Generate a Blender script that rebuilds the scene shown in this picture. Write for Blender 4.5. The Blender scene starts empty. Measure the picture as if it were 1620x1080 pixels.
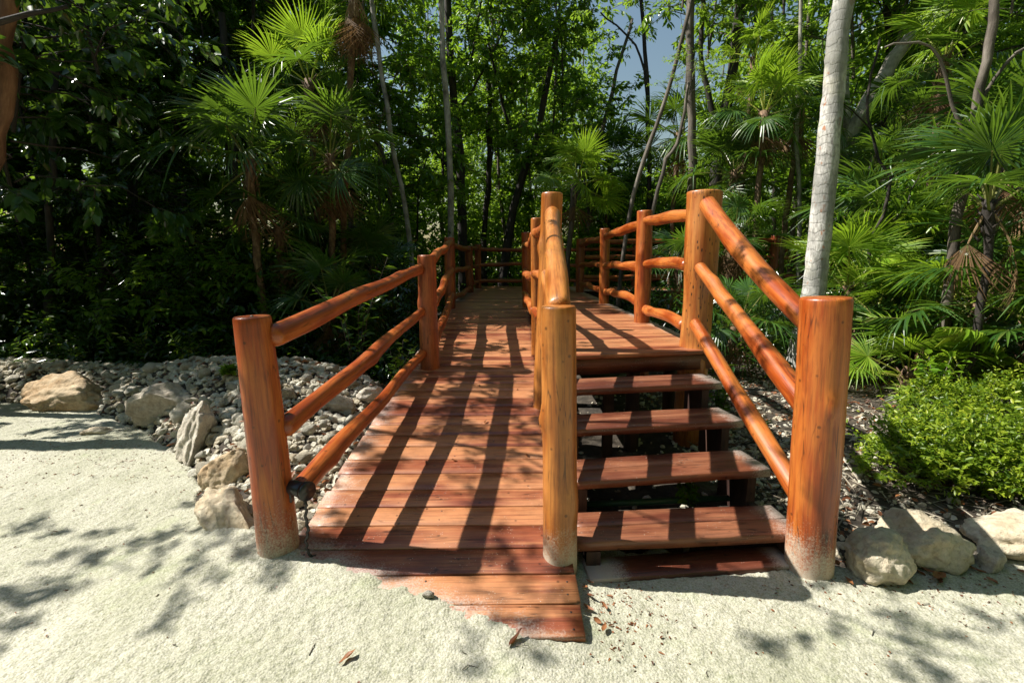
import bpy, bmesh, math, random
import numpy as np
from mathutils import Vector, Matrix, noise as mnoise
random.seed(7)
RS = np.random.RandomState(11)
scn = bpy.context.scene
C = scn.collection
PI = math.pi

# ------------------------------------------------------------------ camera
F = 760.0
TH = math.atan(125 / F)
EYE = 1.5
cam_d = bpy.data.cameras.new('camera')
cam = bpy.data.objects.new('camera', cam_d)
C.objects.link(cam)
cam.location = (0, 0, EYE)
cam.rotation_euler = (PI / 2 - TH, 0, 0)
cam_d.sensor_width = 36
cam_d.lens = F / 1620 * 36
cam_d.clip_start = 0.05
cam_d.clip_end = 500
scn.camera = cam

# ------------------------------------------------------------------ world, sun, exposure
SUN_DIR = Vector((1.0, -0.12, -1.19)).normalized()      # direction the light travels
elev = math.asin(-SUN_DIR.z)
az = math.atan2(-SUN_DIR.x, -SUN_DIR.y)
world = bpy.data.worlds.new('World')
scn.world = world
world.use_nodes = True
wn = world.node_tree.nodes
wl = world.node_tree.links
sky = wn.new('ShaderNodeTexSky')
sky.sky_type = 'NISHITA'
sky.sun_disc = False
sky.sun_elevation = elev
sky.sun_rotation = az % (2 * PI)
sky.air_density = 2.0
sky.dust_density = 1.0
sky.ozone_density = 3.0
wn['Background'].inputs['Strength'].default_value = 0.052
wl.new(sky.outputs['Color'], wn['Background'].inputs['Color'])
sun_d = bpy.data.lights.new('sun', 'SUN')
sun_d.energy = 5.0
sun_d.angle = math.radians(0.5)
sun_d.color = (1.0, 0.955, 0.88)
sun = bpy.data.objects.new('sun', sun_d)
sun.rotation_euler = SUN_DIR.to_track_quat('-Z', 'Y').to_euler()
sun.location = (-20, 5, 30)
C.objects.link(sun)
scn.view_settings.view_transform = 'Standard'
scn.view_settings.look = 'None'
scn.view_settings.exposure = 0.95
scn.view_settings.gamma = 1
scn.view_settings.use_curve_mapping = False
scn.cycles.max_bounces = 7
scn.cycles.diffuse_bounces = 3
scn.cycles.glossy_bounces = 2
scn.cycles.transmission_bounces = 4
scn.cycles.use_denoising = True


def P(x, y, Y):
    """world point at distance Y (metres ahead) seen in direction of photo pixel x, y"""
    c, s = math.cos(TH), math.sin(TH)
    u = (x - 810) / F
    v = (540 - y) / F
    d1 = c + v * s
    d2 = -s + v * c
    t = Y / d1
    return Vector((u * t, Y, EYE + d2 * t))


# ------------------------------------------------------------------ mesh builder
class MB:
    def __init__(s):
        s.v = []; s.q = []; s.t = []; s.gr = []; s.rn = []; s.di = []
        s.qm = []; s.tm = []
        s.n = 0

    def add(s, v, q=None, t=None, gr=None, rn=0.0, di=0.0, m=0):
        v = np.asarray(v, dtype=np.float32).reshape(-1, 3)
        k = len(v)
        s.v.append(v)
        s.gr.append(v if gr is None else np.asarray(gr, dtype=np.float32).reshape(-1, 3))
        s.rn.append(np.broadcast_to(np.asarray(rn, dtype=np.float32), (k,)))
        s.di.append(np.broadcast_to(np.asarray(di, dtype=np.float32), (k,)))
        if q is not None and len(q):
            q = np.asarray(q, dtype=np.int64) + s.n
            s.q.append(q); s.qm.append(np.full(len(q), m))
        if t is not None and len(t):
            t = np.asarray(t, dtype=np.int64) + s.n
            s.t.append(t); s.tm.append(np.full(len(t), m))
        s.n += k
        return s

    def mesh(s, name, mats, smooth=True):
        me = bpy.data.meshes.new(name)
        v = np.concatenate(s.v)
        q = np.concatenate(s.q) if s.q else np.zeros((0, 4), int)
        t = np.concatenate(s.t) if s.t else np.zeros((0, 3), int)
        me.vertices.add(len(v))
        me.vertices.foreach_set('co', v.ravel())
        me.loops.add(q.size + t.size)
        me.loops.foreach_set('vertex_index', np.concatenate([q.ravel(), t.ravel()]).astype(np.int32))
        me.polygons.add(len(q) + len(t))
        st = np.concatenate([np.arange(len(q)) * 4, q.size + np.arange(len(t)) * 3]).astype(np.int32)
        me.polygons.foreach_set('loop_start', st)
        mi = np.concatenate(s.qm + s.tm).astype(np.int32)
        me.polygons.foreach_set('material_index', mi)
        me.polygons.foreach_set('use_smooth', np.full(len(st), smooth))
        for nm, ty, key, dat in (('gr', 'FLOAT_VECTOR', 'vector', np.concatenate(s.gr)),
                                 ('rnd', 'FLOAT', 'value', np.concatenate(s.rn)),
                                 ('dirt', 'FLOAT', 'value', np.concatenate(s.di))):
            a = me.attributes.new(nm, ty, 'POINT')
            a.data.foreach_set(key, np.ascontiguousarray(dat, dtype=np.float32).ravel())
        me.update(calc_edges=True)
        if not isinstance(mats, (list, tuple)):
            mats = [mats]
        for mm in mats:
            me.materials.append(mm)
        return me

    def build(s, name, mats, parent=None, smooth=True):
        return link(name, s.mesh(name, mats, smooth), parent)


def link(name, me, parent=None):
    o = bpy.data.objects.new(name, me)
    C.objects.link(o)
    if parent is not None:
        o.parent = parent
    return o


def tag(o, label=None, cat=None, group=None, kind=None):
    if label: o['label'] = label
    if cat: o['category'] = cat
    if group: o['group'] = group
    if kind: o['kind'] = kind
    return o


def thing(name, loc, label, cat, group=None, rz=0.0, sc=1.0):
    o = bpy.data.objects.new(name, None)
    o.empty_display_size = 0.1
    C.objects.link(o)
    o.location = loc
    o.rotation_euler = (0, 0, rz)
    o.scale = (sc, sc, sc)
    return tag(o, label, cat, group)


def frame(d):
    d = np.asarray(d, float); d = d / (np.linalg.norm(d) + 1e-9)
    a = np.array([0, 0, 1.0]) if abs(d[2]) < 0.9 else np.array([1.0, 0, 0])
    x = np.cross(a, d); x /= np.linalg.norm(x)
    y = np.cross(d, x)
    return x, y, d


def tube(mb, pts, rad, seg=8, rn=0.0, di=0.0, m=0, cap=True, wob=0.0, gscale=1.0):
    pts = np.asarray([tuple(p) for p in pts], float)
    n = len(pts)
    rad = np.broadcast_to(np.asarray(rad, float), (n,))
    th = np.linspace(0, 2 * PI, seg, endpoint=False)
    V = []; G = []
    L = 0.0
    off = RS.uniform(0, 50, 3)
    ax = frame(pts[min(1, n - 1)] - pts[0])[0]
    ph = RS.uniform(0, 6.28, 4)
    for i in range(n):
        d = pts[min(i + 1, n - 1)] - pts[max(i - 1, 0)]
        d = d / (np.linalg.norm(d) + 1e-9)
        ax = ax - d * np.dot(ax, d); ax /= np.linalg.norm(ax) + 1e-9
        ay = np.cross(d, ax)
        if i: L += np.linalg.norm(pts[i] - pts[i - 1])
        r = rad[i] * (1 + wob * (0.6 * np.sin(th * 2 + ph[0] + L * 3) + 0.5 * np.sin(th * 3 + ph[1] - L * 5) + 0.5 * np.sin(L * 9 + ph[2])))
        V.append(pts[i] + np.outer(np.cos(th) * r, ax) + np.outer(np.sin(th) * r, ay))
        G.append(np.stack([np.cos(th) * r, np.sin(th) * r, np.full(seg, L)], 1) * gscale + off)
    V = np.concatenate(V); G = np.concatenate(G)
    i0 = (np.arange(n - 1)[:, None] * seg + np.arange(seg)[None]).ravel()
    i1 = (np.arange(n - 1)[:, None] * seg + (np.arange(seg)[None] + 1) % seg).ravel()
    q = np.stack([i0, i1, i1 + seg, i0 + seg], 1)
    t = None
    if cap:
        V = np.concatenate([V, pts[:1], pts[-1:]]); G = np.concatenate([G, G[:1], G[-1:]])
        a = np.arange(seg); b = (a + 1) % seg; e = (n - 1) * seg
        t = np.concatenate([np.stack([b, a, np.full(seg, n * seg)], 1),
                            np.stack([a + e, b + e, np.full(seg, n * seg + 1)], 1)])
    if not np.isscalar(di):
        di = np.repeat(np.asarray(di), seg)
        if cap: di = np.concatenate([di, di[:1], di[-1:]])
    mb.add(V, q, t, G, rn, di, m)


def log(mb, p0, p1, r0, r1, rn=0.5, seg=22, step=0.04, bend=0.0, bump=0.04, post=False, dirt=0.0, knots=2):
    """a peeled log: wavering axis, uneven girth, knots; flat bevelled top when post, rounded ends when rail"""
    p0 = np.array(p0, float); p1 = np.array(p1, float)
    L = np.linalg.norm(p1 - p0)
    n = max(6, int(L / step))
    x, y, d = frame(p1 - p0)
    tt = np.linspace(0, 1, n)
    ph = RS.uniform(0, 6.28, 8)
    ba, bb = RS.uniform(-1, 1, 2)
    pts = p0 + np.outer(tt, p1 - p0)
    env = np.sin(tt * PI) if not post else np.ones(n) * 0.5
    wx = bend * (0.8 * ba * env + 0.22 * np.sin(tt * L * 3.3 + ph[0]) * env)
    wy = bend * (0.8 * bb * env + 0.22 * np.sin(tt * L * 4.1 + ph[1]) * env)
    pts = pts + np.outer(wx, x) + np.outer(wy, y)
    R = r0 + (r1 - r0) * tt
    R = R * (1 + bump * 0.7 * np.sin(tt * L * 4 + ph[2]) + bump * 0.5 * np.sin(tt * L * 9 + ph[3]))
    th = np.linspace(0, 2 * PI, seg, endpoint=False)
    kn = [(RS.uniform(0.1, 0.9), RS.uniform(0, 6.28), RS.uniform(0.12, 0.3), RS.uniform(0.03, 0.06)) for _ in range(knots)]
    rings = []; gr = []; dd = []
    off = RS.uniform(0, 50, 3)

    def ring(c, R_, l, dv, sh=1.0):
        r = R_ * (1 + bump * 0.8 * np.sin(th * 2 + ph[4] + l * 2.2) + bump * 0.6 * np.sin(th * 3 + ph[5] - l * 3) + bump * .25 * np.sin(th * 5 + ph[6] + l * 2) + bump * .3 * np.sin(th * 4 + ph[7] - l * 5))
        for (kt, ka, kh, kw) in kn:
            dl = (l - kt * L) / kw / 1.6
            da = np.angle(np.exp(1j * (th - ka))) * R_ / kw
            r = r * (1 + kh * np.exp(-dl * dl - da * da))
        r = r * sh
        rings.append(c + np.outer(np.cos(th) * r, x) + np.outer(np.sin(th) * r, y))
        gr.append(np.stack([np.cos(th) * r, np.sin(th) * r, np.full(seg, l)], 1) + off)
        dd.append(np.full(seg, dv))
    bev = 0.012 if post else None
    for i in range(n):
        c = pts[i]; l = tt[i] * L
        dv = max(0.0, 1 - l / dirt) if dirt else 0.0
        if i == 0 and not post:
            for k in (0, 1, 2):
                a = (k / 3) * PI / 2
                ring(c - d * R[0] * 0.55 * math.cos(a), R[0], 0 - R[0] * .5 * math.cos(a), dv, math.sin(a) if k else 0.25)
        if i == n - 1:
            if post:
                ring(c - d * bev, R[i], l, dv)
                ring(c - d * bev * .3, R[i], l, dv, 0.97)
                ring(c, R[i], l, dv, 0.91)
                ring(c + d * 0.001, R[i], l, dv, 0.5)
            else:
                ring(c, R[i], l, dv)
                for k in (2, 1, 0):
                    a = (k / 3) * PI / 2
                    ring(c + d * R[-1] * 0.55 * math.cos(a), R[-1], l + R[-1] * .5 * math.cos(a), dv, math.sin(a) if k else 0.25)
        else:
            ring(c, R[i], l, dv)
    m = len(rings)
    V = np.concatenate(rings + [rings[0].mean(0)[None], rings[-1].mean(0)[None]])
    G = np.concatenate(gr + [gr[0].mean(0)[None], gr[-1].mean(0)[None]])
    D = np.concatenate(dd + [dd[0][:1], dd[-1][:1]])
    i0 = (np.arange(m - 1)[:, None] * seg + np.arange(seg)[None]).ravel()
    i1 = (np.arange(m - 1)[:, None] * seg + (np.arange(seg)[None] + 1) % seg).ravel()
    q = np.stack([i0, i1, i1 + seg, i0 + seg], 1)
    a = np.arange(seg); b = (a + 1) % seg; e = (m - 1) * seg
    t = np.concatenate([np.stack([b, a, np.full(seg, m * seg)], 1), np.stack([a + e, b + e, np.full(seg, m * seg + 1)], 1)])
    mb.add(V, q, t, G, rn, D)


def plank(mb, a, b, w, th, rn, wear=(0.0, 0.0), n=14, bev=0.004):
    """board from a to b (points on the centre line of its top face), width w along local y, thickness th"""
    a = np.array(a, float); b = np.array(b, float)
    d = b - a; L = np.linalg.norm(d); d /= L
    y = np.cross(np.array([0, 0, 1.0]), d); y /= np.linalg.norm(y)
    return plank_f(mb, a, b, y, w, th, rn, wear, n, bev)


def plank_f(mb, a, b, y, w, th, rn, wear=(0, 0), n=14, bev=0.004, sandy=False):
    a = np.array(a, float); b = np.array(b, float); y = np.array(y, float)
    d = b - a; L = np.linalg.norm(d); d /= L
    z = np.cross(d, y); z /= np.linalg.norm(z)
    prof = np.array([(-w / 2, -bev), (-w / 2 + bev, 0), (-w / 6, 0.0008), (w / 6, 0.0008), (w / 2 - bev, 0), (w / 2, -bev), (w / 2, -th), (-w / 2, -th)])
    k = len(prof)
    off = RS.uniform(0, 60, 3)
    ph = RS.uniform(0, 6.28, 3)
    V = []; G = []; D = []
    for i in range(n + 1):
        t = i / n
        c = a + (b - a) * t
        e = 0.0015 * math.sin(t * 7 + ph[0]) + 0.001 * math.sin(t * 19 + ph[1])
        pr = prof.copy()
        pr[:, 0] += e * np.sign(pr[:, 0])
        V.append(c + np.outer(pr[:, 0], y) + np.outer(pr[:, 1] + 0.0012 * math.sin(t * 5 + ph[2]), z))
        G.append(np.stack([pr[:, 0], pr[:, 1], np.full(k, t * L)], 1) + off)
        de = max(wear[0] * max(0, 1 - t * L / 0.28), wear[1] * max(0, 1 - (1 - t) * L / 0.2))
        D.append(np.full(k, de))
    V = np.concatenate(V); G = np.concatenate(G); D = np.concatenate(D)
    if sandy:
        e_ = V[:, 1] - (2.13 - 0.474 * (V[:, 0] + 0.95))
        D = np.maximum(D, 0.62 * np.clip(1 - e_ / 0.22, 0, 1))
    i0 = (np.arange(n)[:, None] * k + np.arange(k)[None]).ravel()
    i1 = (np.arange(n)[:, None] * k + (np.arange(k)[None] + 1) % k).ravel()
    q = np.stack([i0, i0 + k, i1 + k, i1], 1)
    V = np.concatenate([V, V[:k].mean(0)[None], V[-k:].mean(0)[None]])
    G = np.concatenate([G, G[:1], G[-1:]]); D = np.concatenate([D, D[:1], D[-1:]])
    aa = np.arange(k); bb = (aa + 1) % k; e = n * k
    t = np.concatenate([np.stack([aa, bb, np.full(k, (n + 1) * k)], 1), np.stack([bb + e, aa + e, np.full(k, (n + 1) * k + 1)], 1)])
    mb.add(V, q, t, G, rn, D)


def box(mb, c, s, rn=0.5, rot=0.0, di=0.0, m=0):
    c = np.array(c, float); s = np.array(s, float) / 2
    sg = np.array([(-1, -1, -1), (1, -1, -1), (1, 1, -1), (-1, 1, -1), (-1, -1, 1), (1, -1, 1), (1, 1, 1), (-1, 1, 1)])
    v = sg * s
    g = np.array([(p[1], p[2], p[0]) for p in v]) + RS.uniform(0, 40, 3)
    if s[2] > s[0]: g = v + RS.uniform(0, 40, 3)
    cr, sr = math.cos(rot), math.sin(rot)
    v = np.stack([v[:, 0] * cr - v[:, 1] * sr, v[:, 0] * sr + v[:, 1] * cr, v[:, 2]], 1) + c
    q = [(0, 3, 2, 1), (4, 5, 6, 7), (0, 1, 5, 4), (1, 2, 6, 5), (2, 3, 7, 6), (3, 0, 4, 7)]
    mb.add(v, q, None, g, rn, di, m)


# ------------------------------------------------------------------ value noise (numpy)
_lat = RS.uniform(-1, 1, (256, 256))


def vn(x, y, f, seed=0):
    x = np.asarray(x) * f + 31.7 * seed; y = np.asarray(y) * f + 17.3 * seed
    xi = np.floor(x).astype(int); yi = np.floor(y).astype(int)
    fx = x - xi; fy = y - yi
    fx = fx * fx * (3 - 2 * fx); fy = fy * fy * (3 - 2 * fy)
    g = lambda i, j: _lat[i % 256, j % 256]
    return (g(xi, yi) * (1 - fx) + g(xi + 1, yi) * fx) * (1 - fy) + (g(xi, yi + 1) * (1 - fx) + g(xi + 1, yi + 1) * fx) * fy


# ------------------------------------------------------------------ materials
def newmat(name):
    m = bpy.data.materials.new(name)
    m.use_nodes = True
    nt = m.node_tree
    return m, nt, nt.nodes, nt.links, nt.nodes['Principled BSDF']


def nd(ns, ty, **kw):
    n = ns.new(ty)
    for k, v in kw.items():
        if k in ('operation', 'data_type', 'blend_type', 'attribute_name', 'feature', 'noise_dimensions', 'vector_type', 'distance'):
            setattr(n, k, v)
        else:
            n.inputs[k].default_value = v
    return n


def ramp(ns, stops):
    r = ns.new('ShaderNodeValToRGB')
    e = r.color_ramp.elements
    while len(e) < len(stops): e.new(0.5)
    for i, (p, c) in enumerate(stops):
        e[i].position = p
        e[i].color = (c[0], c[1], c[2], 1) if hasattr(c, '__len__') else (c, c, c, 1)
    return r


def mixc(ns, ls, fac, a, b, bt='MIX'):
    m = ns.new('ShaderNodeMix')
    m.data_type = 'RGBA'
    m.blend_type = bt
    for s, v in ((0, fac), (6, a), (7, b)):
        if hasattr(v, 'is_linked') or hasattr(v, 'links'):
            ls.new(v, m.inputs[s])
        elif s == 0:
            m.inputs[0].default_value = v
        else:
            m.inputs[s].default_value = (v[0], v[1], v[2], 1)
    return m.outputs[2]


def wood_mat(name, dark, mid, light, rough=(0.34, 0.55), gs=(26, 26, 2.2), coat=0.25, dust=(0.5, 0.46, 0.36), pits=False, specks=False, varamt=0.5, amp=1.3, cracks=True):
    m, nt, ns, ls, bs = newmat(name)
    at = nd(ns, 'ShaderNodeAttribute', attribute_name='gr')
    rn = nd(ns, 'ShaderNodeAttribute', attribute_name='rnd')
    dt = nd(ns, 'ShaderNodeAttribute', attribute_name='dirt')
    mp = nd(ns, 'ShaderNodeMapping', Scale=gs)
    ls.new(at.outputs['Vector'], mp.inputs['Vector'])
    n1 = nd(ns, 'ShaderNodeTexNoise', Scale=1.0, Detail=7.0, Roughness=0.62, Distortion=0.6)
    ls.new(mp.outputs[0], n1.inputs['Vector'])
    mp2 = nd(ns, 'ShaderNodeMapping', Scale=(7, 7, 2.0))
    ls.new(at.outputs['Vector'], mp2.inputs['Vector'])
    n2 = nd(ns, 'ShaderNodeTexNoise', Scale=1.0, Detail=3.0, Roughness=0.5)
    ls.new(mp2.outputs[0], n2.inputs['Vector'])
    # tone = grain*.5 + broad*.3 + per piece
    a1 = nd(ns, 'ShaderNodeMath', operation='MULTIPLY_ADD'); ls.new(n1.outputs[0], a1.inputs[0]); a1.inputs[1].default_value = amp; a1.inputs[2].default_value = -0.6 * amp
    a2 = nd(ns, 'ShaderNodeMath', operation='MULTIPLY_ADD'); ls.new(n2.outputs[0], a2.inputs[0]); a2.inputs[1].default_value = 1.35; ls.new(a1.outputs[0], a2.inputs[2])
    a3 = nd(ns, 'ShaderNodeMath', operation='MULTIPLY_ADD'); ls.new(rn.outputs['Fac'], a3.inputs[0]); a3.inputs[1].default_value = varamt; ls.new(a2.outputs[0], a3.inputs[2])
    cr = ramp(ns, [(0.15, dark), (0.62, mid), (1.12 if False else 1.0, light)])
    ls.new(a3.outputs[0], cr.inputs[0])
    col = cr.outputs[0]
    # fine dark streaks
    mp3 = nd(ns, 'ShaderNodeMapping', Scale=(gs[0] * 4, gs[1] * 4, gs[2] * 2.2))
    ls.new(at.outputs['Vector'], mp3.inputs['Vector'])
    n3 = nd(ns, 'ShaderNodeTexNoise', Scale=1.0, Detail=4.0, Roughness=0.6)
    ls.new(mp3.outputs[0], n3.inputs['Vector'])
    r3 = ramp(ns, [(0.34, 0.45), (0.5, 1.0)])
    ls.new(n3.outputs[0], r3.inputs[0])
    col = mixc(ns, ls, 0.65, col, r3.outputs[0], 'MULTIPLY')
    if cracks:
        mc = nd(ns, 'ShaderNodeMapping', Scale=(30, 30, 2.2)); ls.new(at.outputs['Vector'], mc.inputs['Vector'])
        nc = nd(ns, 'ShaderNodeTexNoise', Scale=1.0, Detail=2.0, Distortion=0.3); ls.new(mc.outputs[0], nc.inputs['Vector'])
        rc = ramp(ns, [(0.480, 1.0), (0.496, 0.08), (0.504, 0.08), (0.52, 1.0)]); ls.new(nc.outputs[0], rc.inputs[0])
        nm = nd(ns, 'ShaderNodeTexNoise', Scale=4.5, Detail=2.0); ls.new(at.outputs['Vector'], nm.inputs['Vector'])
        rm_ = ramp(ns, [(0.50, 0.0), (0.6, 0.7)]); ls.new(nm.outputs[0], rm_.inputs[0])
        col = mixc(ns, ls, rm_.outputs[0], col, mixc(ns, ls, 1.0, col, rc.outputs[0], 'MULTIPLY'))
        vk = nd(ns, 'ShaderNodeTexVoronoi', Scale=13.0); ls.new(at.outputs['Vector'], vk.inputs['Vector'])
        rk_ = ramp(ns, [(0.07, 0.25), (0.13, 1.0)]); ls.new(vk.outputs['Distance'], rk_.inputs[0])
        col = mixc(ns, ls, 0.8, col, rk_.outputs[0], 'MULTIPLY')
    nw = nd(ns, 'ShaderNodeTexNoise', Scale=3.0, Detail=6.0, Roughness=0.7); ls.new(at.outputs['Vector'], nw.inputs['Vector'])
    rw1 = ramp(ns, [(0.34, 0.42), (0.5, 1.0)]); ls.new(nw.outputs[0], rw1.inputs[0])
    col = mixc(ns, ls, 0.42, col, rw1.outputs[0], 'MULTIPLY')
    rgh = nd(ns, 'ShaderNodeMapRange')
    ls.new(n2.outputs[0], rgh.inputs['Value'])
    rgh.inputs['From Min'].default_value = 0.3; rgh.inputs['From Max'].default_value = 0.7
    rgh.inputs['To Min'].default_value = rough[0]; rgh.inputs['To Max'].default_value = rough[1]
    if pits:
        mp4 = nd(ns, 'ShaderNodeMapping', Scale=(34, 34, 12))
        ls.new(at.outputs['Vector'], mp4.inputs['Vector'])
        vo = nd(ns, 'ShaderNodeTexVoronoi', Scale=1.0)
        ls.new(mp4.outputs[0], vo.inputs['Vector'])
        rv = ramp(ns, [(0.14, 0.08), (0.22, 1.0)])
        ls.new(vo.outputs['Distance'], rv.inputs[0])
        mk = nd(ns, 'ShaderNodeTexNoise', Scale=6.0, Detail=1.0)
        ls.new(at.outputs['Vector'], mk.inputs['Vector'])
        rk = ramp(ns, [(0.45, 0.0), (0.55, 1.0)])
        ls.new(mk.outputs[0], rk.inputs[0])
        col = mixc(ns, ls, rk.outputs[0], col, mixc(ns, ls, 1.0, col, rv.outputs[0], 'MULTIPLY'))
    # dust
    nz = nd(ns, 'ShaderNodeTexNoise', Scale=120.0, Detail=6.0, Roughness=0.7)
    ls.new(at.outputs['Vector'], nz.inputs['Vector'])
    nb = nd(ns, 'ShaderNodeTexNoise', Scale=9.0, Detail=3.0, Roughness=0.6)
    ls.new(at.outputs['Vector'], nb.inputs['Vector'])
    s1 = nd(ns, 'ShaderNodeMath', operation='MULTIPLY_ADD'); ls.new(nb.outputs[0], s1.inputs[0]); s1.inputs[1].default_value = 0.45; ls.new(nz.outputs[0], s1.inputs[2])
    s2 = nd(ns, 'ShaderNodeMath', operation='MULTIPLY_ADD'); ls.new(dt.outputs['Fac'], s2.inputs[0]); s2.inputs[1].default_value = 0.76; ls.new(s1.outputs[0], s2.inputs[2])
    rd = ramp(ns, [(0.0, 0), (1.0, 1)])
    mr = nd(ns, 'ShaderNodeMapRange'); ls.new(s2.outputs[0], mr.inputs['Value'])
    mr.inputs['From Min'].default_value = 0.98; mr.inputs['From Max'].default_value = 1.3
    dm = nd(ns, 'ShaderNodeMath', operation='MULTIPLY'); ls.new(mr.outputs[0], dm.inputs[0]); dm.inputs[1].default_value = 0.8
    col = mixc(ns, ls, dm.outputs[0], col, dust)
    if specks:
        vs = nd(ns, 'ShaderNodeTexVoronoi', Scale=70.0)
        ls.new(at.outputs['Vector'], vs.inputs['Vector'])
        rs = ramp(ns, [(0.10, 1.0), (0.19, 0.0)])
        ls.new(vs.outputs['Distance'], rs.inputs[0])
        rm = ramp(ns, [(0.5, 0.0), (0.66, 0.75)])
        ls.new(nb.outputs[0], rm.inputs[0])
        mm = nd(ns, 'ShaderNodeMath', operation='MULTIPLY'); ls.new(rs.outputs[0], mm.inputs[0]); ls.new(rm.outputs[0], mm.inputs[1])
        col = mixc(ns, ls, mm.outputs[0], col, (0.6, 0.56, 0.46))
    ls.new(col, bs.inputs['Base Color'])
    ra = nd(ns, 'ShaderNodeMath', operation='MULTIPLY_ADD'); ls.new(dm.outputs[0], ra.inputs[0]); ra.inputs[1].default_value = 0.5; ls.new(rgh.outputs[0], ra.inputs[2])
    ls.new(ra.outputs[0], bs.inputs['Roughness'])
    cw = nd(ns, 'ShaderNodeMath', operation='MULTIPLY_ADD'); ls.new(dm.outputs[0], cw.inputs[0]); cw.inputs[1].default_value = -coat; cw.inputs[2].default_value = coat
    cw.use_clamp = True
    ls.new(cw.outputs[0], bs.inputs['Coat Weight'])
    bs.inputs['Coat Roughness'].default_value = 0.22
    b1 = nd(ns, 'ShaderNodeBump', Strength=0.25, Distance=0.004)
    ls.new(n3.outputs[0], b1.inputs['Height'])
    b2 = nd(ns, 'ShaderNodeBump', Strength=0.35, Distance=0.006)
    ls.new(n1.outputs[0], b2.inputs['Height'])
    ls.new(b1.outputs[0], b2.inputs['Normal'])
    ls.new(b2.outputs[0], bs.inputs['Normal'])
    return m


M = {}
M['log'] = wood_mat('log_wood', (0.10, 0.014, 0.002), (0.29, 0.050, 0.005), (0.46, 0.135, 0.020), coat=0.22)
M['log_pitted'] = wood_mat('pitted_log_wood', (0.12, 0.026, 0.005), (0.34, 0.088, 0.012), (0.50, 0.19, 0.038), pits=True, coat=0.25)
M['log_gold'] = wood_mat('golden_log_wood', (0.13, 0.030, 0.004), (0.30, 0.084, 0.009), (0.47, 0.175, 0.032), coat=0.22)
M['log_dark'] = wood_mat('dark_log_wood', (0.08, 0.016, 0.006), (0.24, 0.048, 0.014), (0.42, 0.12, 0.03), coat=0.2)
M['deck'] = wood_mat('deck_wood', (0.078, 0.018, 0.009), (0.225, 0.060, 0.027), (0.45, 0.19, 0.08), gs=(34, 34, 1.6), rough=(0.33, 0.55), coat=0.12, specks=True, amp=0.9, varamt=0.6, dust=(0.5, 0.42, 0.36))
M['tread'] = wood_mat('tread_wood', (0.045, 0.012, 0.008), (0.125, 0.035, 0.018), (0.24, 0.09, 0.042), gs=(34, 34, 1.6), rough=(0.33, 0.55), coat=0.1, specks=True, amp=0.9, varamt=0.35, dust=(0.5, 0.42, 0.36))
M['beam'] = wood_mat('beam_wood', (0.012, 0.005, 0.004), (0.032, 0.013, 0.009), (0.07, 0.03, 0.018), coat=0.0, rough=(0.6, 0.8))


def sand_mat():
    m, nt, ns, ls, bs = newmat('pale_sand')
    tc = nd(ns, 'ShaderNodeTexCoord')
    o = tc.outputs['Object']
    def nz(sc, d=4.0, r=0.6):
        n = nd(ns, 'ShaderNodeTexNoise', Scale=sc, Detail=d, Roughness=r); ls.new(o, n.inputs['Vector']); return n
    a = nz(1.1, 4, .6); b = nz(70, 5, .75); c = nz(190, 3, .6)
    r1 = ramp(ns, [(0.35, (0.39, 0.385, 0.29)), (0.6, (0.52, 0.50, 0.41))])
    ls.new(a.outputs[0], r1.inputs[0])
    r2 = ramp(ns, [(0.36, (0.5, 0.52, 0.4)), (0.56, (1.0, 1.0, 1.0))])
    ls.new(b.outputs[0], r2.inputs[0])
    col = mixc(ns, ls, 0.75, r1.outputs[0], r2.outputs[0], 'MULTIPLY')
    r3 = ramp(ns, [(0.36, 0.5), (0.56, 1.05)])
    ls.new(c.outputs[0], r3.inputs[0])
    col = mixc(ns, ls, 0.6, col, r3.outputs[0], 'MULTIPLY')
    # mossy green tint patches
    g = nz(3.2, 5, .65)
    rg = ramp(ns, [(0.56, 0.0), (0.75, 0.4)])
    ls.new(g.outputs[0], rg.inputs[0])
    col = mixc(ns, ls, rg.outputs[0], col, (0.30, 0.35, 0.17))
    # small dark crumbs
    v = nd(ns, 'ShaderNodeTexVoronoi', Scale=24.0); ls.new(o, v.inputs['Vector'])
    rv = ramp(ns, [(0.03, 1.0), (0.075, 0.0)]); ls.new(v.outputs['Distance'], rv.inputs[0])
    col = mixc(ns, ls, rv.outputs[0], col, (0.20, 0.15, 0.08))
    ls.new(col, bs.inputs['Base Color'])
    bs.inputs['Roughness'].default_value = 0.95
    bs.inputs['Specular IOR Level'].default_value = 0.15
    vo = nd(ns, 'ShaderNodeTexVoronoi', Scale=95.0); ls.new(o, vo.inputs['Vector'])
    b0 = nd(ns, 'ShaderNodeBump', Strength=0.55, Distance=0.006); ls.new(vo.outputs['Distance'], b0.inputs['Height']); b0.invert = True
    b1 = nd(ns, 'ShaderNodeBump', Strength=0.55, Distance=0.008); ls.new(b.outputs[0], b1.inputs['Height']); ls.new(b0.outputs[0], b1.inputs['Normal'])
    ls.new(b1.outputs[0], bs.inputs['Normal'])
    return m


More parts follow.
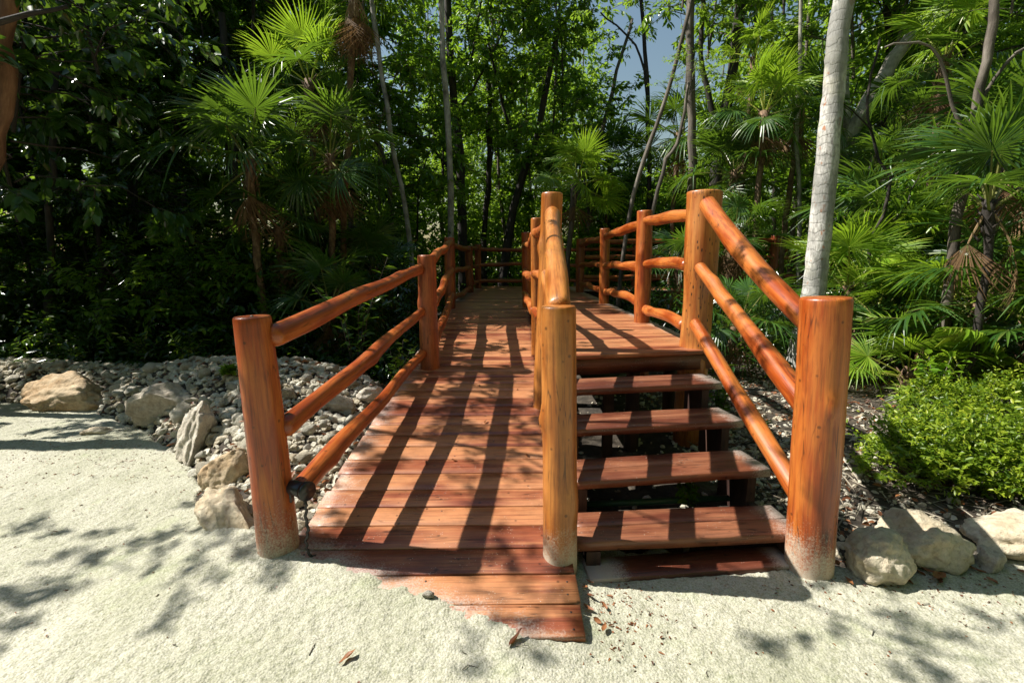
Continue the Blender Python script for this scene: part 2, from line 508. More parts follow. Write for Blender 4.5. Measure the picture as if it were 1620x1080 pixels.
def floor_mat():
    m, nt, ns, ls, bs = newmat('forest_floor')
    tc = nd(ns, 'ShaderNodeTexCoord'); o = tc.outputs['Object']
    n1 = nd(ns, 'ShaderNodeTexNoise', Scale=9.0, Detail=8.0, Roughness=0.7); ls.new(o, n1.inputs['Vector'])
    n2 = nd(ns, 'ShaderNodeTexNoise', Scale=1.3, Detail=3.0); ls.new(o, n2.inputs['Vector'])
    r1 = ramp(ns, [(0.3, (0.018, 0.014, 0.009)), (0.5, (0.055, 0.042, 0.028)), (0.7, (0.16, 0.13, 0.095))])
    ls.new(n1.outputs[0], r1.inputs[0])
    r2 = ramp(ns, [(0.35, (0.5, 0.5, 0.5)), (0.65, (1, 1, 1))]); ls.new(n2.outputs[0], r2.inputs[0])
    ls.new(mixc(ns, ls, 1.0, r1.outputs[0], r2.outputs[0], 'MULTIPLY'), bs.inputs['Base Color'])
    bs.inputs['Roughness'].default_value = 0.95
    b1 = nd(ns, 'ShaderNodeBump', Strength=1.0, Distance=0.04); ls.new(n1.outputs[0], b1.inputs['Height'])
    ls.new(b1.outputs[0], bs.inputs['Normal'])
    return m


def rock_mat(name, a, b, c, sc=5.0, green=0.0):
    m, nt, ns, ls, bs = newmat(name)
    tc = nd(ns, 'ShaderNodeTexCoord'); o = tc.outputs['Object']
    rn = nd(ns, 'ShaderNodeAttribute', attribute_name='rnd')
    oi = ns.new('ShaderNodeObjectInfo')
    n1 = nd(ns, 'ShaderNodeTexNoise', Scale=sc, Detail=8.0, Roughness=0.68); ls.new(o, n1.inputs['Vector'])
    ad = nd(ns, 'ShaderNodeMath', operation='MULTIPLY_ADD'); ls.new(rn.outputs['Fac'], ad.inputs[0]); ad.inputs[1].default_value = 0.35; ls.new(n1.outputs[0], ad.inputs[2])
    ad2 = nd(ns, 'ShaderNodeMath', operation='MULTIPLY_ADD'); ls.new(oi.outputs['Random'], ad2.inputs[0]); ad2.inputs[1].default_value = 0.1; ls.new(ad.outputs[0], ad2.inputs[2])
    r1 = ramp(ns, [(0.42, a), (0.62, b), (0.85, c)]); ls.new(ad2.outputs[0], r1.inputs[0])
    n2 = nd(ns, 'ShaderNodeTexNoise', Scale=sc * 9, Detail=6.0, Roughness=0.7); ls.new(o, n2.inputs['Vector'])
    r2 = ramp(ns, [(0.32, 0.5), (0.55, 1.0)]); ls.new(n2.outputs[0], r2.inputs[0])
    col = mixc(ns, ls, 0.7, r1.outputs[0], r2.outputs[0], 'MULTIPLY')
    ls.new(col, bs.inputs['Base Color'])
    bs.inputs['Roughness'].default_value = 0.85
    b1 = nd(ns, 'ShaderNodeBump', Strength=0.9, Distance=0.02); ls.new(n2.outputs[0], b1.inputs['Height'])
    b2 = nd(ns, 'ShaderNodeBump', Strength=0.6, Distance=0.05); ls.new(n1.outputs[0], b2.inputs['Height']); ls.new(b1.outputs[0], b2.inputs['Normal'])
    ls.new(b2.outputs[0], bs.inputs['Normal'])
    return m


def leaf_mat(name, cols, rough=0.38, trans=0.35, tcol=(0.30, 0.50, 0.03), spec=0.5):
    m, nt, ns, ls, bs = newmat(name)
    rn = nd(ns, 'ShaderNodeAttribute', attribute_name='rnd')
    n = len(cols)
    r = ramp(ns, [(i / max(1, n - 1), c) for i, c in enumerate(cols)])
    ls.new(rn.outputs['Fac'], r.inputs[0])
    ls.new(r.outputs[0], bs.inputs['Base Color'])
    bs.inputs['Roughness'].default_value = rough
    bs.inputs['Specular IOR Level'].default_value = spec
    tr = ns.new('ShaderNodeBsdfTranslucent')
    tc = mixc(ns, ls, 0.55, r.outputs[0], tcol)
    ls.new(tc, tr.inputs['Color'])
    mx = ns.new('ShaderNodeMixShader')
    mx.inputs[0].default_value = trans
    ls.new(bs.outputs[0], mx.inputs[1]); ls.new(tr.outputs[0], mx.inputs[2])
    ls.new(mx.outputs[0], ns['Material Output'].inputs['Surface'])
    return m


def bark_mat(name, a, b, c, sc=(9, 9, 2.0), rough=0.85):
    m, nt, ns, ls, bs = newmat(name)
    at = nd(ns, 'ShaderNodeAttribute', attribute_name='gr')
    mp = nd(ns, 'ShaderNodeMapping', Scale=sc); ls.new(at.outputs['Vector'], mp.inputs['Vector'])
    n1 = nd(ns, 'ShaderNodeTexNoise', Scale=1.0, Detail=8.0, Roughness=0.7); ls.new(mp.outputs[0], n1.inputs['Vector'])
    r = ramp(ns, [(0.33, a), (0.5, b), (0.68, c)]); ls.new(n1.outputs[0], r.inputs[0])
    ls.new(r.outputs[0], bs.inputs['Base Color'])
    bs.inputs['Roughness'].default_value = rough
    b1 = nd(ns, 'ShaderNodeBump', Strength=0.8, Distance=0.02); ls.new(n1.outputs[0], b1.inputs['Height'])
    ls.new(b1.outputs[0], bs.inputs['Normal'])
    return m


def coco_mat():
    m, nt, ns, ls, bs = newmat('coconut_bark')
    at = nd(ns, 'ShaderNodeAttribute', attribute_name='gr')
    sp = ns.new('ShaderNodeSeparateXYZ'); ls.new(at.outputs['Vector'], sp.inputs[0])
    n0 = nd(ns, 'ShaderNodeTexNoise', Scale=7.0, Detail=2.0); ls.new(at.outputs['Vector'], n0.inputs['Vector'])
    ms = nd(ns, 'ShaderNodeMath', operation='MULTIPLY_ADD'); ls.new(n0.outputs[0], ms.inputs[0]); ms.inputs[1].default_value = 0.15; ls.new(sp.outputs[2], ms.inputs[2])
    sw = nd(ns, 'ShaderNodeMath', operation='MULTIPLY'); ls.new(ms.outputs[0], sw.inputs[0]); sw.inputs[1].default_value = 9.0
    fr = nd(ns, 'ShaderNodeMath', operation='FRACT'); ls.new(sw.outputs[0], fr.inputs[0])
    rr = ramp(ns, [(0.0, 0.5), (0.06, 0.9), (0.2, 1.0), (0.8, 0.96), (1.0, 0.8)]); ls.new(fr.outputs[0], rr.inputs[0])
    mpf = nd(ns, 'ShaderNodeMapping', Scale=(50, 50, 14)); ls.new(at.outputs['Vector'], mpf.inputs['Vector'])
    nf = nd(ns, 'ShaderNodeTexNoise', Scale=1.0, Detail=6.0, Roughness=0.7); ls.new(mpf.outputs[0], nf.inputs['Vector'])
    rf = ramp(ns, [(0.35, (0.26, 0.24, 0.21)), (0.55, (0.60, 0.58, 0.53)), (0.7, (0.70, 0.68, 0.62))]); ls.new(nf.outputs[0], rf.inputs[0])
    nq = nd(ns, 'ShaderNodeTexNoise', Scale=14.0, Detail=3.0); ls.new(at.outputs['Vector'], nq.inputs['Vector'])
    rq = ramp(ns, [(0.42, 0.1), (0.6, 0.9)]); ls.new(nq.outputs[0], rq.inputs[0])
    col = mixc(ns, ls, rq.outputs[0], rf.outputs[0], mixc(ns, ls, 1.0, rf.outputs[0], rr.outputs[0], 'MULTIPLY'))
    # lichen and orange scars
    nl = nd(ns, 'ShaderNodeTexNoise', Scale=3.2, Detail=4.0, Roughness=0.6); ls.new(at.outputs['Vector'], nl.inputs['Vector'])
    rl = ramp(ns, [(0.54, 0.0), (0.64, 0.45)]); ls.new(nl.outputs[0], rl.inputs[0])
    col = mixc(ns, ls, rl.outputs[0], col, (0.42, 0.40, 0.24))
    mo = nd(ns, 'ShaderNodeMapping', Scale=(11, 11, 8)); ls.new(at.outputs['Vector'], mo.inputs['Vector'])
    no = nd(ns, 'ShaderNodeTexNoise', Scale=1.0, Detail=2.0); ls.new(mo.outputs[0], no.inputs['Vector'])
    ro = ramp(ns, [(0.655, 0.0), (0.69, 0.85)]); ls.new(no.outputs[0], ro.inputs[0])
    col = mixc(ns, ls, ro.outputs[0], col, (0.42, 0.17, 0.07))
    # grey blotches
    ng = nd(ns, 'ShaderNodeTexNoise', Scale=4.7, Detail=3.0); ls.new(mo.outputs[0], ng.inputs['Vector']); ng.inputs['Scale'].default_value = 0.3
    rg = ramp(ns, [(0.46, 0.0), (0.58, 0.75)]); ls.new(ng.outputs[0], rg.inputs[0])
    col = mixc(ns, ls, rg.outputs[0], col, (0.20, 0.20, 0.18))
    ls.new(col, bs.inputs['Base Color'])
    bs.inputs['Roughness'].default_value = 0.85
    b1 = nd(ns, 'ShaderNodeBump', Strength=0.7, Distance=0.012); ls.new(rr.outputs[0], b1.inputs['Height'])
    b2 = nd(ns, 'ShaderNodeBump', Strength=0.7, Distance=0.01); ls.new(nf.outputs[0], b2.inputs['Height']); ls.new(b1.outputs[0], b2.inputs['Normal'])
    ls.new(b2.outputs[0], bs.inputs['Normal'])
    return m


def plain(name, col, rough=0.6, metal=0.0, spec=0.5):
    m, nt, ns, ls, bs = newmat(name)
    tc = nd(ns, 'ShaderNodeTexCoord')
    n1 = nd(ns, 'ShaderNodeTexNoise', Scale=40.0, Detail=4.0); ls.new(tc.outputs['Object'], n1.inputs['Vector'])
    r = ramp(ns, [(0.3, [c * 0.7 for c in col]), (0.7, col)]); ls.new(n1.outputs[0], r.inputs[0])
    ls.new(r.outputs[0], bs.inputs['Base Color'])
    bs.inputs['Roughness'].default_value = rough
    bs.inputs['Metallic'].default_value = metal
    return m


M['sand'] = sand_mat()
M['floor'] = floor_mat()
M['boulder'] = rock_mat('limestone', (0.30, 0.20, 0.10), (0.50, 0.40, 0.26), (0.64, 0.57, 0.43), 4.0)
M['boulder_tan'] = rock_mat('tan_limestone', (0.20, 0.12, 0.05), (0.40, 0.26, 0.13), (0.58, 0.46, 0.30), 4.0)
M['boulder_grey'] = rock_mat('grey_limestone', (0.26, 0.21, 0.15), (0.46, 0.40, 0.31), (0.62, 0.56, 0.46), 5.0)
M['rubble'] = rock_mat('rubble_stone', (0.34, 0.27, 0.17), (0.56, 0.50, 0.37), (0.72, 0.68, 0.56), 8.0)
M['leaf'] = leaf_mat('broad_leaf', [(0.018, 0.055, 0.005), (0.05, 0.13, 0.010), (0.11, 0.23, 0.014), (0.20, 0.31, 0.02)], rough=0.34, trans=0.45, tcol=(0.36, 0.58, 0.03), spec=0.55)
M['leaf_far'] = leaf_mat('far_leaf', [(0.03, 0.08, 0.008), (0.07, 0.15, 0.015), (0.13, 0.24, 0.02), (0.24, 0.33, 0.03)], rough=0.5, trans=0.5, tcol=(0.42, 0.62, 0.04))
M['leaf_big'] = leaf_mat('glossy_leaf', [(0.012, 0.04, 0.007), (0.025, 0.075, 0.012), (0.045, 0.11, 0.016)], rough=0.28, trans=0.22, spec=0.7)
M['leaf_painted_shade'] = leaf_mat('painted_shade_leaf', [(0.007, 0.022, 0.004), (0.014, 0.045, 0.006), (0.03, 0.08, 0.009)], rough=0.27, trans=0.2, spec=0.55)  # darker leaf copy: the forest's deep shade is put into the colour
M['bush'] = leaf_mat('bush_leaf', [(0.025, 0.065, 0.008), (0.09, 0.16, 0.010), (0.20, 0.28, 0.014), (0.34, 0.39, 0.03)], rough=0.4, trans=0.35)
M['palm'] = leaf_mat('palm_leaf', [(0.013, 0.042, 0.009), (0.028, 0.08, 0.012), (0.065, 0.14, 0.016), (0.27, 0.24, 0.08)], rough=0.36, trans=0.3, spec=0.6)
M['palm_bright'] = leaf_mat('young_palm_leaf', [(0.08, 0.18, 0.012), (0.15, 0.27, 0.016), (0.25, 0.36, 0.03), (0.40, 0.36, 0.08)], rough=0.4, trans=0.42, tcol=(0.4, 0.6, 0.03))
M['palm_dry'] = leaf_mat('dry_palm_leaf', [(0.10, 0.055, 0.03), (0.20, 0.12, 0.06), (0.32, 0.22, 0.12)], rough=0.7, trans=0.2, tcol=(0.35, 0.2, 0.08), spec=0.2)
M['straw'] = leaf_mat('grey_straw', [(0.12, 0.09, 0.06), (0.28, 0.24, 0.18), (0.45, 0.41, 0.33)], rough=0.8, trans=0.1, tcol=(0.35, 0.25, 0.12), spec=0.2)
M['brown_leaf'] = leaf_mat('fallen_leaf', [(0.06, 0.022, 0.010), (0.16, 0.055, 0.018), (0.30, 0.13, 0.05)], rough=0.5, trans=0.15, tcol=(0.5, 0.15, 0.03), spec=0.4)
M['bark'] = bark_mat('grey_brown_bark', (0.03, 0.024, 0.018), (0.10, 0.082, 0.062), (0.22, 0.19, 0.155))
M['bark_dark'] = bark_mat('dark_bark', (0.008, 0.007, 0.006), (0.028, 0.022, 0.017), (0.07, 0.055, 0.042))
M['bark_pale'] = bark_mat('pale_bark', (0.10, 0.09, 0.07), (0.28, 0.26, 0.22), (0.46, 0.44, 0.39), sc=(7, 7, 4))
M['bark_red'] = bark_mat('reddish_bark', (0.06, 0.025, 0.012), (0.16, 0.075, 0.035), (0.28, 0.15, 0.08))
M['fibre'] = bark_mat('palm_fibre', (0.05, 0.028, 0.016), (0.15, 0.09, 0.05), (0.30, 0.20, 0.12), sc=(20, 20, 12))
M['coco'] = coco_mat()
M['black'] = plain('black_plastic', (0.015, 0.016, 0.02), 0.32)
M['steel'] = plain('bolt_steel', (0.35, 0.33, 0.30), 0.4, 0.8)
M['lens'] = plain('amber_dusty_lens', (0.62, 0.43, 0.20), 0.35)
M['pipe'] = plain('green_pipe_plastic', (0.03, 0.10, 0.06), 0.4)

# ------------------------------------------------------------------ ground
def ramp_z(y):
    y = np.asarray(y, float)
    return np.where(y < 4.89, 0.05 + 0.1242 * (y - 1.67), np.minimum(0.45 + (y - 4.89) * 0.0943, 0.8))


BX = np.array([-60, -9, -5.3, -4.2, -3.4, -2.7, -2.35, -1.95, -1.55, -1.2, -0.9, 0.3, 0.6, 1.45, 1.75, 2.1, 2.6, 4, 9, 60])
BY = np.array([7, 6.2, 4.95, 4.65, 4.10, 3.62, 3.35, 2.80, 2.38, 2.35, 2.5, 2.45, 2.28, 2.28, 2.14, 2.24, 2.24, 2.1, 2.3, 3])


def sand_edge(x, y):
    return np.interp(x, BX, BY) + 0.07 * vn(x, y, 3.1, 2) + 0.05 * vn(x, y, 9, 3)


def sand_h(x, y):
    base = 0.028 + 0.012 * vn(x, y, 0.9, 1) + 0.007 * vn(x, y, 3.0, 4)
    base = base * np.clip((0.55 - x) / 0.4, 0.25, 1) 
    line = 2.13 - 0.474 * (x + 0.95) + 0.05 * vn(x, y, 5, 6) + 0.035 * vn(x, y, 14, 7)
    e = y - line
    rz = 0.05 + 0.1242 * (np.clip(y, 1.67, 2.3) - 1.67)
    h2 = rz + np.where(e > 0, -0.30 * e, 0.012 * np.clip(-e / 0.06, 0, 1))
    h2 = np.maximum(h2, 0.0)
    w = np.clip((x + 2.1) / 0.8, 0, 1) * np.clip((0.16 - x) / 0.16, 0, 1) * np.clip((y - 1.2) / 0.45, 0, 1)
    w = w * w * (3 - 2 * w)
    h = base * (1 - w) + np.maximum(h2, base * 0.6) * w
    h = h + 0.0035 * vn(x, y, 7, 15) + 0.0028 * vn(x, y, 16, 8) + 0.003 * vn(x, y, 33, 9) + 0.0035 * vn(x, y, 58, 12) + 0.002 * vn(x, y, 95, 14)
    d = sand_edge(x, y) - y
    k = np.clip(d / 0.16, -1, 1)
    h = np.where(k < 0, -0.12 * np.clip(-k, 0, 1) + h * (1 + k), h)
    return h


def grid_mesh(xs, ys, hf):
    X, Y_ = np.meshgrid(xs, ys)
    Z = hf(X, Y_)
    nx, ny = len(xs), len(ys)
    V = np.stack([X.ravel(), Y_.ravel(), Z.ravel()], 1)
    i = (np.arange(ny - 1)[:, None] * nx + np.arange(nx - 1)[None]).ravel()
    return V, np.stack([i, i + 1, i + nx + 1, i + nx], 1)


def axis(lo, a, b, hi, fine, coarse):
    return np.concatenate([np.linspace(lo, a, coarse, endpoint=False), np.arange(a, b, fine), np.linspace(b, hi, coarse)])


def floor_h(x, y):
    h = -0.035 + 0.02 * vn(x, y, 0.5, 20) + 0.012 * vn(x, y, 2.2, 21) + 0.008 * vn(x, y, 7, 22)
    # right-hand bank behind the bush lifts a little
    h = h + 0.05 * np.clip((x - 1.6) / 1.5, 0, 1) * np.clip((y - 2.6) / 1.2, 0, 1)
    # heap of rubble by the ramp
    px = np.array([-7.5, -5.5, -4.9, -4.2, -3.7, -3.1, -2.6, -2.1, -1.6, -1.3, -1.05, -0.8])
    ph = np.array([0.30, 0.36, 0.34, 0.33, 0.44, 0.53, 0.55, 0.58, 0.50, 0.38, 0.22, 0.0])
    top = np.interp(x, px, ph)
    yc = np.interp(x, [-7, -4.5, -2.2, -1.0], [5.7, 5.15, 4.45, 4.0])
    front = sand_edge(x, y)
    t = np.clip((y - front) / np.maximum(yc - front, 0.3), 0, 1)
    b = np.clip((yc + 1.6 - y) / 1.4, 0, 1)
    prof = np.where(y < yc, t ** 0.7, b * b * (3 - 2 * b))
    return h + top * prof * (x < -0.75)


V, Q = grid_mesh(axis(-60, -6.5, 6.0, 60, 0.06, 18), axis(-40, 1.2, 9.0, 80, 0.06, 18), floor_h)
o = MB().add(V, Q).build('ground', M['floor'])
tag(o, 'dark forest floor of leaf litter beyond the sand', None, None, 'structure')
V, Q = grid_mesh(axis(-40, -5.2, 3.6, 40, 0.011, 12), np.concatenate([np.linspace(-30, 1.1, 8, endpoint=False), np.arange(1.1, 2.9, 0.010), np.arange(2.9, 5.4, 0.02), [6, 7]]), sand_h)
o = MB().add(V, Q).build('sand_path', M['sand'])
tag(o, 'pale greenish sand spread in front of the ramp', None, None, 'structure')

# ------------------------------------------------------------------ boardwalk
XL, XR = -1.06, 0.29
TAN = 0.014
ramp_t = thing('wooden_ramp', (0, 0, 0), 'long sloping plank ramp rising from the sand on the left of the stairs', 'ramp')
mb = MB()
y = 1.67
while y < 8.6:
    w = 0.168 if y < 4.9 else 0.135
    w *= RS.uniform(0.95, 1.05)
    if y < 4.89 < y + w: w = 4.89 - y
    if w > 0.05:
        yc = y + w / 2
        z0 = float(ramp_z(yc))
        sl = 0.1242 if yc < 4.89 else 0.0943
        xl = XL - 0.02 + RS.uniform(-0.012, 0.012); xr = XR + RS.uniform(-0.008, 0.008)
        yy = np.array([TAN * 0.5, 1.0, sl]); yy /= np.linalg.norm(yy)
        a = (xl, yc - (0.29 - xl) * TAN, z0 + RS.uniform(-0.0015, 0.0015)); b = (xr, yc, z0 + RS.uniform(-0.0015, 0.0015))
        plank_f(mb, a, b, (-TAN, 1, sl), w - 0.007, 0.032, RS.uniform(0, 1) * (0.8 if y < 2.1 or y > 3.2 else 1.1) - (0.12 if y < 2.1 else 0), wear=(0.55, 0.2), n=16, sandy=True)
    y += w
mb.build('deck', M['deck'], ramp_t)
mb = MB()
for yy_ in np.arange(1.75, 8.5, 0.168):
    for xx_ in (XL + 0.06, -0.39, XR - 0.05):
        for dy_ in (-.04, .04):
            yv_ = yy_ + dy_ + RS.uniform(-.006, .006); xv_ = xx_ + RS.uniform(-.008, .008); zz_ = float(ramp_z(yv_))
            tube(mb, [(xv_, yv_, zz_ - .002), (xv_, yv_, zz_ + .0022)], .0045, 7)
mb.build('screws', M['black'], ramp_t)
for x0 in (XL + 0.05, -0.4, XR - 0.05):
    mb = MB()
    for (y0, y1) in ((1.72, 4.85), (4.93, 8.5)):
        n = 6
        for i in range(n):
            ya = y0 + (y1 - y0) * i / n; yb = y0 + (y1 - y0) * (i + 1) / n
            za, zb = float(ramp_z(ya)) - 0.036, float(ramp_z(yb)) - 0.036
            h = 0.045 if ya < 2.2 else 0.1
            v = [(x0 - .025, ya, za - h), (x0 + .025, ya, za - h), (x0 + .025, yb, zb - h), (x0 - .025, yb, zb - h), (x0 - .025, ya, za), (x0 + .025, ya, za), (x0 + .025, yb, zb), (x0 - .025, yb, zb)]
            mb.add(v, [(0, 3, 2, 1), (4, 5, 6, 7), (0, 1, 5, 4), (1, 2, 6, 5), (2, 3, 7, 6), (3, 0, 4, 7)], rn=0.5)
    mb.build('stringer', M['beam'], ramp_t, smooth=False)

# stairs
st = thing('wooden_stairs', (0, 0, 0), 'open wooden stairs of four thick treads beside the plank ramp', 'stairs')
TR = [(0.16, (0.315, 2.14), (1.47, 2.225), 0.29), (0.32, (0.335, 2.46), (1.50, 2.625), 0.30), (0.48, (0.35, 2.835), (1.52, 3.02), 0.30), (0.64, (0.36, 3.20), (1.53, 3.39), 0.30)]
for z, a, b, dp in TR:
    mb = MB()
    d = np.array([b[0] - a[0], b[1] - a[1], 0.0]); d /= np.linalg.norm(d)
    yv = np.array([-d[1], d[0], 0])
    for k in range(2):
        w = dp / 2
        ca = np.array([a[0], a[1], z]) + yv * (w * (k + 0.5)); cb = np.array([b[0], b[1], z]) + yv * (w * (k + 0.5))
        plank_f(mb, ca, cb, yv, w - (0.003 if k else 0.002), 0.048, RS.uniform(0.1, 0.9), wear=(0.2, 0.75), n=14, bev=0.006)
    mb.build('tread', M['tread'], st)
mb = MB()
plank_f(mb, (0.36, 2.13, 0.03), (1.42, 2.24, 0.03), (-0.1, 1, 0), 0.17, 0.04, 0.2, wear=(1.3, 1.3), n=14)
mb.build('ground_board', M['tread'], st)
for x0, dy in ((0.39, 0.0), (1.41, 0.17)):
    mb = MB()
    yz = [(2.14 + dy * .4, -0.05), (2.14 + dy * .4, 0.105), (2.48 + dy, 0.108), (2.48 + dy, 0.265), (2.86 + dy, 0.268), (2.86 + dy, 0.425), (3.22 + dy, 0.428), (3.22 + dy, 0.585), (3.56 + dy, 0.588), (3.56 + dy, 0.24), (2.6 + dy, -0.08)]
    for i in range(4):
        ya, zt = yz[1 + 2 * i][0] + 0.012, yz[1 + 2 * i][1]
        yb = yz[2 + 2 * i][0]
        zb = -0.06 if i == 0 else zt - 0.30
        box(mb, (x0, (ya + yb) / 2 + 0.0, (zt + zb) / 2 - 0.002), (0.05, yb - ya + 0.0 if i == 0 else yb - ya + 0.02, zt - zb), 0.4)
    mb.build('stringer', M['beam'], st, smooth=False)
for (x0, y0, zt) in ((0.40, 2.17, 0.108), (0.72, 3.45, 0.58)):
    mb = MB()
    box(mb, (x0, y0 + 0.02, zt / 2 - 0.06), (0.07, 0.07, zt + 0.11), 0.5)
    mb.build('support', M['beam'], st, smooth=False)

# platform
pf = thing('wooden_platform', (0, 0, 0), 'raised sunlit plank platform at the top of the stairs', 'platform')
mb = MB()
SK = 0.215
y = 0.0
while y < 4.72:
    w = 0.145 * RS.uniform(0.95, 1.05)
    sk = SK * max(0.0, 1 - y / 4.72)
    yc = 3.56 + y + w / 2
    xr = 1.67 + RS.uniform(-0.012, 0.012)
    plank_f(mb, (0.335, yc, 0.8 + RS.uniform(-.0015, .0015)), (xr, yc + sk * (xr - 0.335), 0.8 + RS.uniform(-.0015, .0015)), (-sk, 1, 0), w * (1 - 0.0) - 0.006, 0.034, RS.uniform(0, 1), wear=(0.4, 0.8), n=14)
    y += w * (1.0)
mb.build('deck', M['deck'], pf)
mb = MB()
plank_f(mb, (0.345, 3.60, 0.762), (1.64, 3.60 + SK * 1.295, 0.762), (-SK, 1, 0), 0.05, 0.12, 0.2, n=10)
mb.build('fascia', M['tread'], pf)
mb = MB()
box(mb, (0.315, 5.9, 0.765), (0.035, 4.6, 0.07), 0.7, di=1.2)
mb.build('edge_board', M['deck'], pf, smooth=False)
for x0 in (0.40, 1.0, 1.6):
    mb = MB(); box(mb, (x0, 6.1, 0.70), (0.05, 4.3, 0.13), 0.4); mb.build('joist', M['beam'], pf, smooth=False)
for (x0, y0) in ((0.45, 3.75), (1.0, 3.85), (1.45, 4.3), (0.5, 5.1), (1.5, 5.7), (0.5, 7.0), (1.5, 8.0)):
    mb = MB(); log(mb, (x0, y0, -0.15), (x0, y0, 0.64), 0.06, 0.055, 0.3, seg=12, step=0.1, post=True); mb.build('support', M['beam'], pf)

# far boardwalk turning to the right
fd = thing('far_boardwalk', (0, 0, 0), 'shaded far boardwalk turning right at the forest edge', 'boardwalk')
mb = MB()
y = 8.62
while y < 14.3:
    w = 0.14
    plank_f(mb, (XL - 0.02, y + w / 2, 0.8), (1.72, y + w / 2, 0.8), (0, 1, 0), w - 0.006, 0.034, RS.uniform(0, 1), wear=(0.8, 0.8), n=8)
    y += w
x = 1.79
while x < 10.5:
    plank_f(mb, (x, 12.3, 0.8), (x, 14.3, 0.8), (-1, 0, 0), 0.134, 0.034, RS.uniform(0, 1), wear=(1, 1), n=6)
    x += 0.14
mb.build('deck', M['deck'], fd)
for (a, b) in (((-0.95, 8.7), (-0.95, 14.2)), ((1.6, 8.7), (1.6, 14.2))):
    mb = MB(); box(mb, (a[0], (a[1] + b[1]) / 2, 0.69), (0.06, b[1] - a[1], 0.14), 0.4); mb.build('joist', M['beam'], fd, smooth=False)
for yy in (12.4, 14.2):
    mb = MB(); box(mb, (6.1, yy, 0.69), (8.6, 0.06, 0.14), 0.4); mb.build('joist', M['beam'], fd, smooth=False)
for (x0, y0) in ((-0.9, 9.5), (-0.9, 12.0), (1.5, 10), (1.5, 12.4), (4, 12.5), (7, 12.5), (4, 14.1), (7, 14.1), (9.8, 12.5)):
    mb = MB(); log(mb, (x0, y0, -0.15), (x0, y0, 0.62), 0.06, 0.055, 0.3, seg=10, step=0.1, post=True); mb.build('support', M['beam'], fd)


# ------------------------------------------------------------------ railings
def post(root, base, top, r0, r1, mat='log', rn=0.5, dirt=0.0, knots=1, bump=0.02, seg=28, bolt=False):
    mb = MB()
    log(mb, base, top, r0, r1, rn, seg=seg, step=0.035, bend=0.012, bump=bump, post=True, dirt=dirt, knots=knots)
    o = mb.build('post', M[mat], root)
    return o


def rail(root, a, b, r0, r1, mat='log', rn=0.6, bend=0.02, bump=0.05, knots=2, seg=18):
    mb = MB()
    log(mb, a, b, r0, r1, rn, seg=seg, step=0.04, bend=bend, bump=bump, knots=knots)
    return mb.build('rail', M[mat], root)


# left railing of the ramp
lr = thing('left_railing', (0, 0, 0), 'log railing along the open left edge of the ramp with a spotlight at its foot', 'railing')
post(lr, (-1.141, 2.17, -0.1), (-1.185, 2.18, 1.258), 0.096, 0.081, 'log', 0.25, dirt=0.62, bump=0.012)
post(lr, (-0.84, 4.80, 0.2), (-0.845, 4.80, 1.57), 0.098, 0.088, 'log_dark', 0.5)
post(lr, (-1.03, 8.0, 0.45), (-1.02, 8.0, 1.90), 0.09, 0.085, 'log_dark', 0.45)
post(lr, (-0.99, 11.4, 0.6), (-1.01, 11.4, 1.87), 0.09, 0.09, 'log_dark', 0.4)
for (a, b, r0, r1, rn) in (((-1.10, 2.20, 1.165), (-0.90, 4.76, 1.435), 0.053, 0.049, 0.5),
                       ((-1.09, 2.21, 0.72), (-0.895, 4.76, 1.02), 0.050, 0.044, 0.45),
                       ((-1.05, 2.24, 0.395), (-0.895, 4.76, 0.60), 0.052, 0.042, 0.5)):
    rail(lr, a, b, r0, r1, 'log', rn - 0.1, bend=0.035)
for (z0, z1) in ((1.50, 1.82), (1.00, 1.38), (0.60, 0.98)):
    rail(lr, (-0.83, 4.86, z0), (-0.99, 7.95, z1), 0.05, 0.05, 'log', 0.45, bend=0.05)
for (z0, z1) in ((1.80, 1.80), (1.36, 1.38), (0.90, 0.92)):
    rail(lr, (-1.02, 8.05, z0), (-1.0, 11.35, z1), 0.05, 0.05, 'log', 0.3, bend=0.04)

mb = MB(); tube(mb, [(-1.165, 2.14, 1.255), (-1.165, 2.14, 1.264), (-1.165, 2.14, 1.266)], [.008, .008, .005], 12)
mb.build('bolt', M['steel'], lr)

# railing between ramp and stairs
mr = thing('middle_railing', (0, 0, 0), 'log railing between ramp and stairs with the stout short post in front', 'railing')
post(mr, (0.238, 2.125, 0.03), (0.212, 2.13, 1.31), 0.083, 0.077, 'log_gold', 0.55, dirt=0.33, bump=0.012, knots=2)
post(mr, (0.262, 3.86, 0.22), (0.318, 3.87, 2.03), 0.088, 0.083, 'log_gold', 0.5)
post(mr, (0.268, 5.10, 0.50), (0.254, 5.10, 1.95), 0.062, 0.062, 'log_gold', 0.45)
post(mr, (0.268, 8.15, 0.60), (0.24, 8.15, 1.99), 0.085, 0.08, 'log', 0.4)
rail(mr, (0.312, 3.79, 1.86), (0.215, 2.20, 1.30), 0.060, 0.056, 'log_gold', 0.8, bend=0.012, knots=1)
rail(mr, (0.27, 3.80, 1.40), (0.225, 2.19, 0.86), 0.05, 0.05, 'log_gold', 0.5)
rail(mr, (0.27, 3.80, 0.92), (0.225, 2.19, 0.44), 0.05, 0.05, 'log_gold', 0.5)
for z in (1.78, 1.36, 0.98):
    rail(mr, (0.27, 3.92, z), (0.24, 5.06, z + 0.02), 0.045, 0.045, 'log', 0.6, bend=0.03)
    rail(mr, (0.235, 5.15, z), (0.215, 8.1, z), 0.05, 0.05, 'log', 0.6, bend=0.05)

